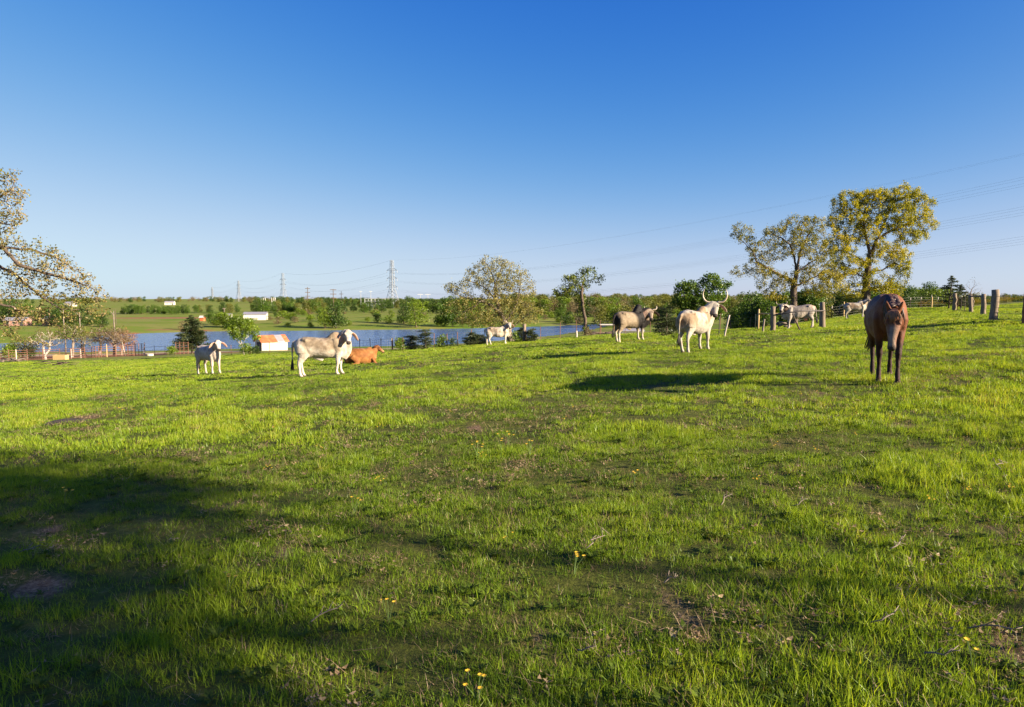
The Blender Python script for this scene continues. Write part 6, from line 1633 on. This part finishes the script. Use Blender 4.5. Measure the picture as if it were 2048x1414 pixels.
fl_spots = [(1003, 893, 'yellow wildflowers, left of the close pair in mid meadow'), (1016, 886, 'yellow wildflowers, right of the close pair in mid meadow'), (955, 908, 'single yellow wildflower left of the mid meadow pair'), (1060, 907, 'yellow wildflower right of the mid meadow pair'),
            (388, 1172, 'brightest yellow wildflower clump in the shaded grass at the lower left'), (456, 1180, 'small yellow wildflower right of the brightest clump'), (265, 945, 'yellow wildflower at the upper edge of the left shadow'), (778, 1238, 'small yellow flower in the lower middle grass'), (707, 1022, 'tiny yellow flower in the middle of the meadow left of centre'),
            (130, 1002, 'dull yellow flowers in the left shadow'), (955, 1400, 'yellow flower at the bottom edge'), (1945, 1335, 'yellow flower in the dark lower right corner'), (1268, 968, 'yellow flower right of centre'), (1148, 1140, 'tiny yellow flower in front of the dry twigs'), (350, 798, 'yellow flower spots at the left in the far meadow'), (245, 832, 'yellow flowers right of the dark hollow'), (672, 798, 'yellow flowers ahead of the grey backed cow'), (310, 812, 'yellow flowers between the small pale cow and the hollow')]
for i, (px, py, lb) in enumerate(fl_spots):
    c = Gray(px, py + 8, 80); o = empty('yellow_wildflower', c, random.uniform(0, 6.28)); s_ = 0.55 + 0.06 * c.y; o.scale = (min(s_, 1.6),) * 3
    a_, b_ = FM[i % 4]; link('stem', a_, M['stem'], o); link('petals', b_, M['petal'], o); tag(o, lb, 'flower')
rs = np.random.default_rng(77); FX = []
for k in range(420):
    Y = rs.uniform(4, 45); X = rs.uniform(-0.8, 0.8) * Y
    if vnoise(X, Y, 6, 3) < 0.45 and rs.uniform() < 0.75: continue
    FX.append((X, Y))
for k in range(700):
    Y = rs.uniform(60, 98); X = W(rs.uniform(1830, 2120), 610, Y).x; FX.append((X, Y))
FX = np.array(FX); n = len(FX)
scatter('wildflowers', np.column_stack([FX, Hn(FX[:, 0], FX[:, 1])]), rs.uniform(0, 6.28, n), np.zeros((n, 2)), np.where(FX[:, 1] > 55, rs.uniform(3.0, 4.5, n), 0.5 + FX[:, 1] * 0.018), rs.uniform(0, 1, n), rs.integers(0, 4, n), [(b_.copy(), M['petal']) for a_, b_ in FM], 'fine scatter of small yellow wildflowers over the meadow', 'wildflowers')

# dead twigs lying in the grass
tw = [(1190, 1105, 0.30, 0.9, 'forked dry twig right of centre'), (1450, 1020, 0.26, 0.6, 'pale dry twig leaning up in the right middle grass'), (1790, 1110, 0.24, 0.7, 'pale bent twig in the right grass'), (1770, 1265, 0.22, -0.2, 'dead twig in the dark lower right'), (655, 1255, 0.30, 0.5, 'thin pale twig in the lower left middle'),
      (1170, 1330, 0.18, -0.6, 'short twig near the bottom centre right'), (1340, 1185, 0.12, 0.0, 'straight twig on the bare patch'), (2000, 950, 0.3, 0.9, 'twig beside the worn track at the right'), (1990, 1290, 0.34, -0.4, 'thick dead branch at the lower right edge'), (1880, 1340, 0.22, -0.3, 'curved twig near the lower right flower'), (1600, 1025, 0.2, 0.1, 'low twig lying level in the right meadow'), (60, 1120, 0.3, -0.3, 'twig at the left edge above the bare soil')]
for i, (px, py, L_, a, lb) in enumerate(tw):
    c = Gray(px, py, 60); rs = np.random.default_rng(500 + i); mb = MB(); d = Vector((math.cos(a), math.sin(a), 0)); sd = Vector((-d.y, d.x, 0)); L_ *= 0.55
    pts = [d * L_ * (t - 0.5) + sd * rs.normal(0, 0.02) + Vector((0, 0, 0.055 + 0.05 * t + rs.normal(0, 0.008))) for t in (0, 0.3, 0.55, 0.8, 1)]
    mb.tube(pts, [0.004, 0.0037, 0.0033, 0.0026, 0.0015], 5)
    for k in (1, 2, 3): mb.tube([pts[k], pts[k] + d * L_ * 0.18 + sd * rs.choice([-1, 1]) * L_ * 0.14 + Vector((0, 0, rs.uniform(0, 0.05))), pts[k] + d * L_ * 0.30 + sd * rs.choice([-1, 1]) * L_ * 0.2], [0.0026, 0.002, 0.001], 4)
    tag(mb.build('dry_twig', M['bark_pale'], None, True, c), lb, 'twig')
# dark hollow in the meadow at the left
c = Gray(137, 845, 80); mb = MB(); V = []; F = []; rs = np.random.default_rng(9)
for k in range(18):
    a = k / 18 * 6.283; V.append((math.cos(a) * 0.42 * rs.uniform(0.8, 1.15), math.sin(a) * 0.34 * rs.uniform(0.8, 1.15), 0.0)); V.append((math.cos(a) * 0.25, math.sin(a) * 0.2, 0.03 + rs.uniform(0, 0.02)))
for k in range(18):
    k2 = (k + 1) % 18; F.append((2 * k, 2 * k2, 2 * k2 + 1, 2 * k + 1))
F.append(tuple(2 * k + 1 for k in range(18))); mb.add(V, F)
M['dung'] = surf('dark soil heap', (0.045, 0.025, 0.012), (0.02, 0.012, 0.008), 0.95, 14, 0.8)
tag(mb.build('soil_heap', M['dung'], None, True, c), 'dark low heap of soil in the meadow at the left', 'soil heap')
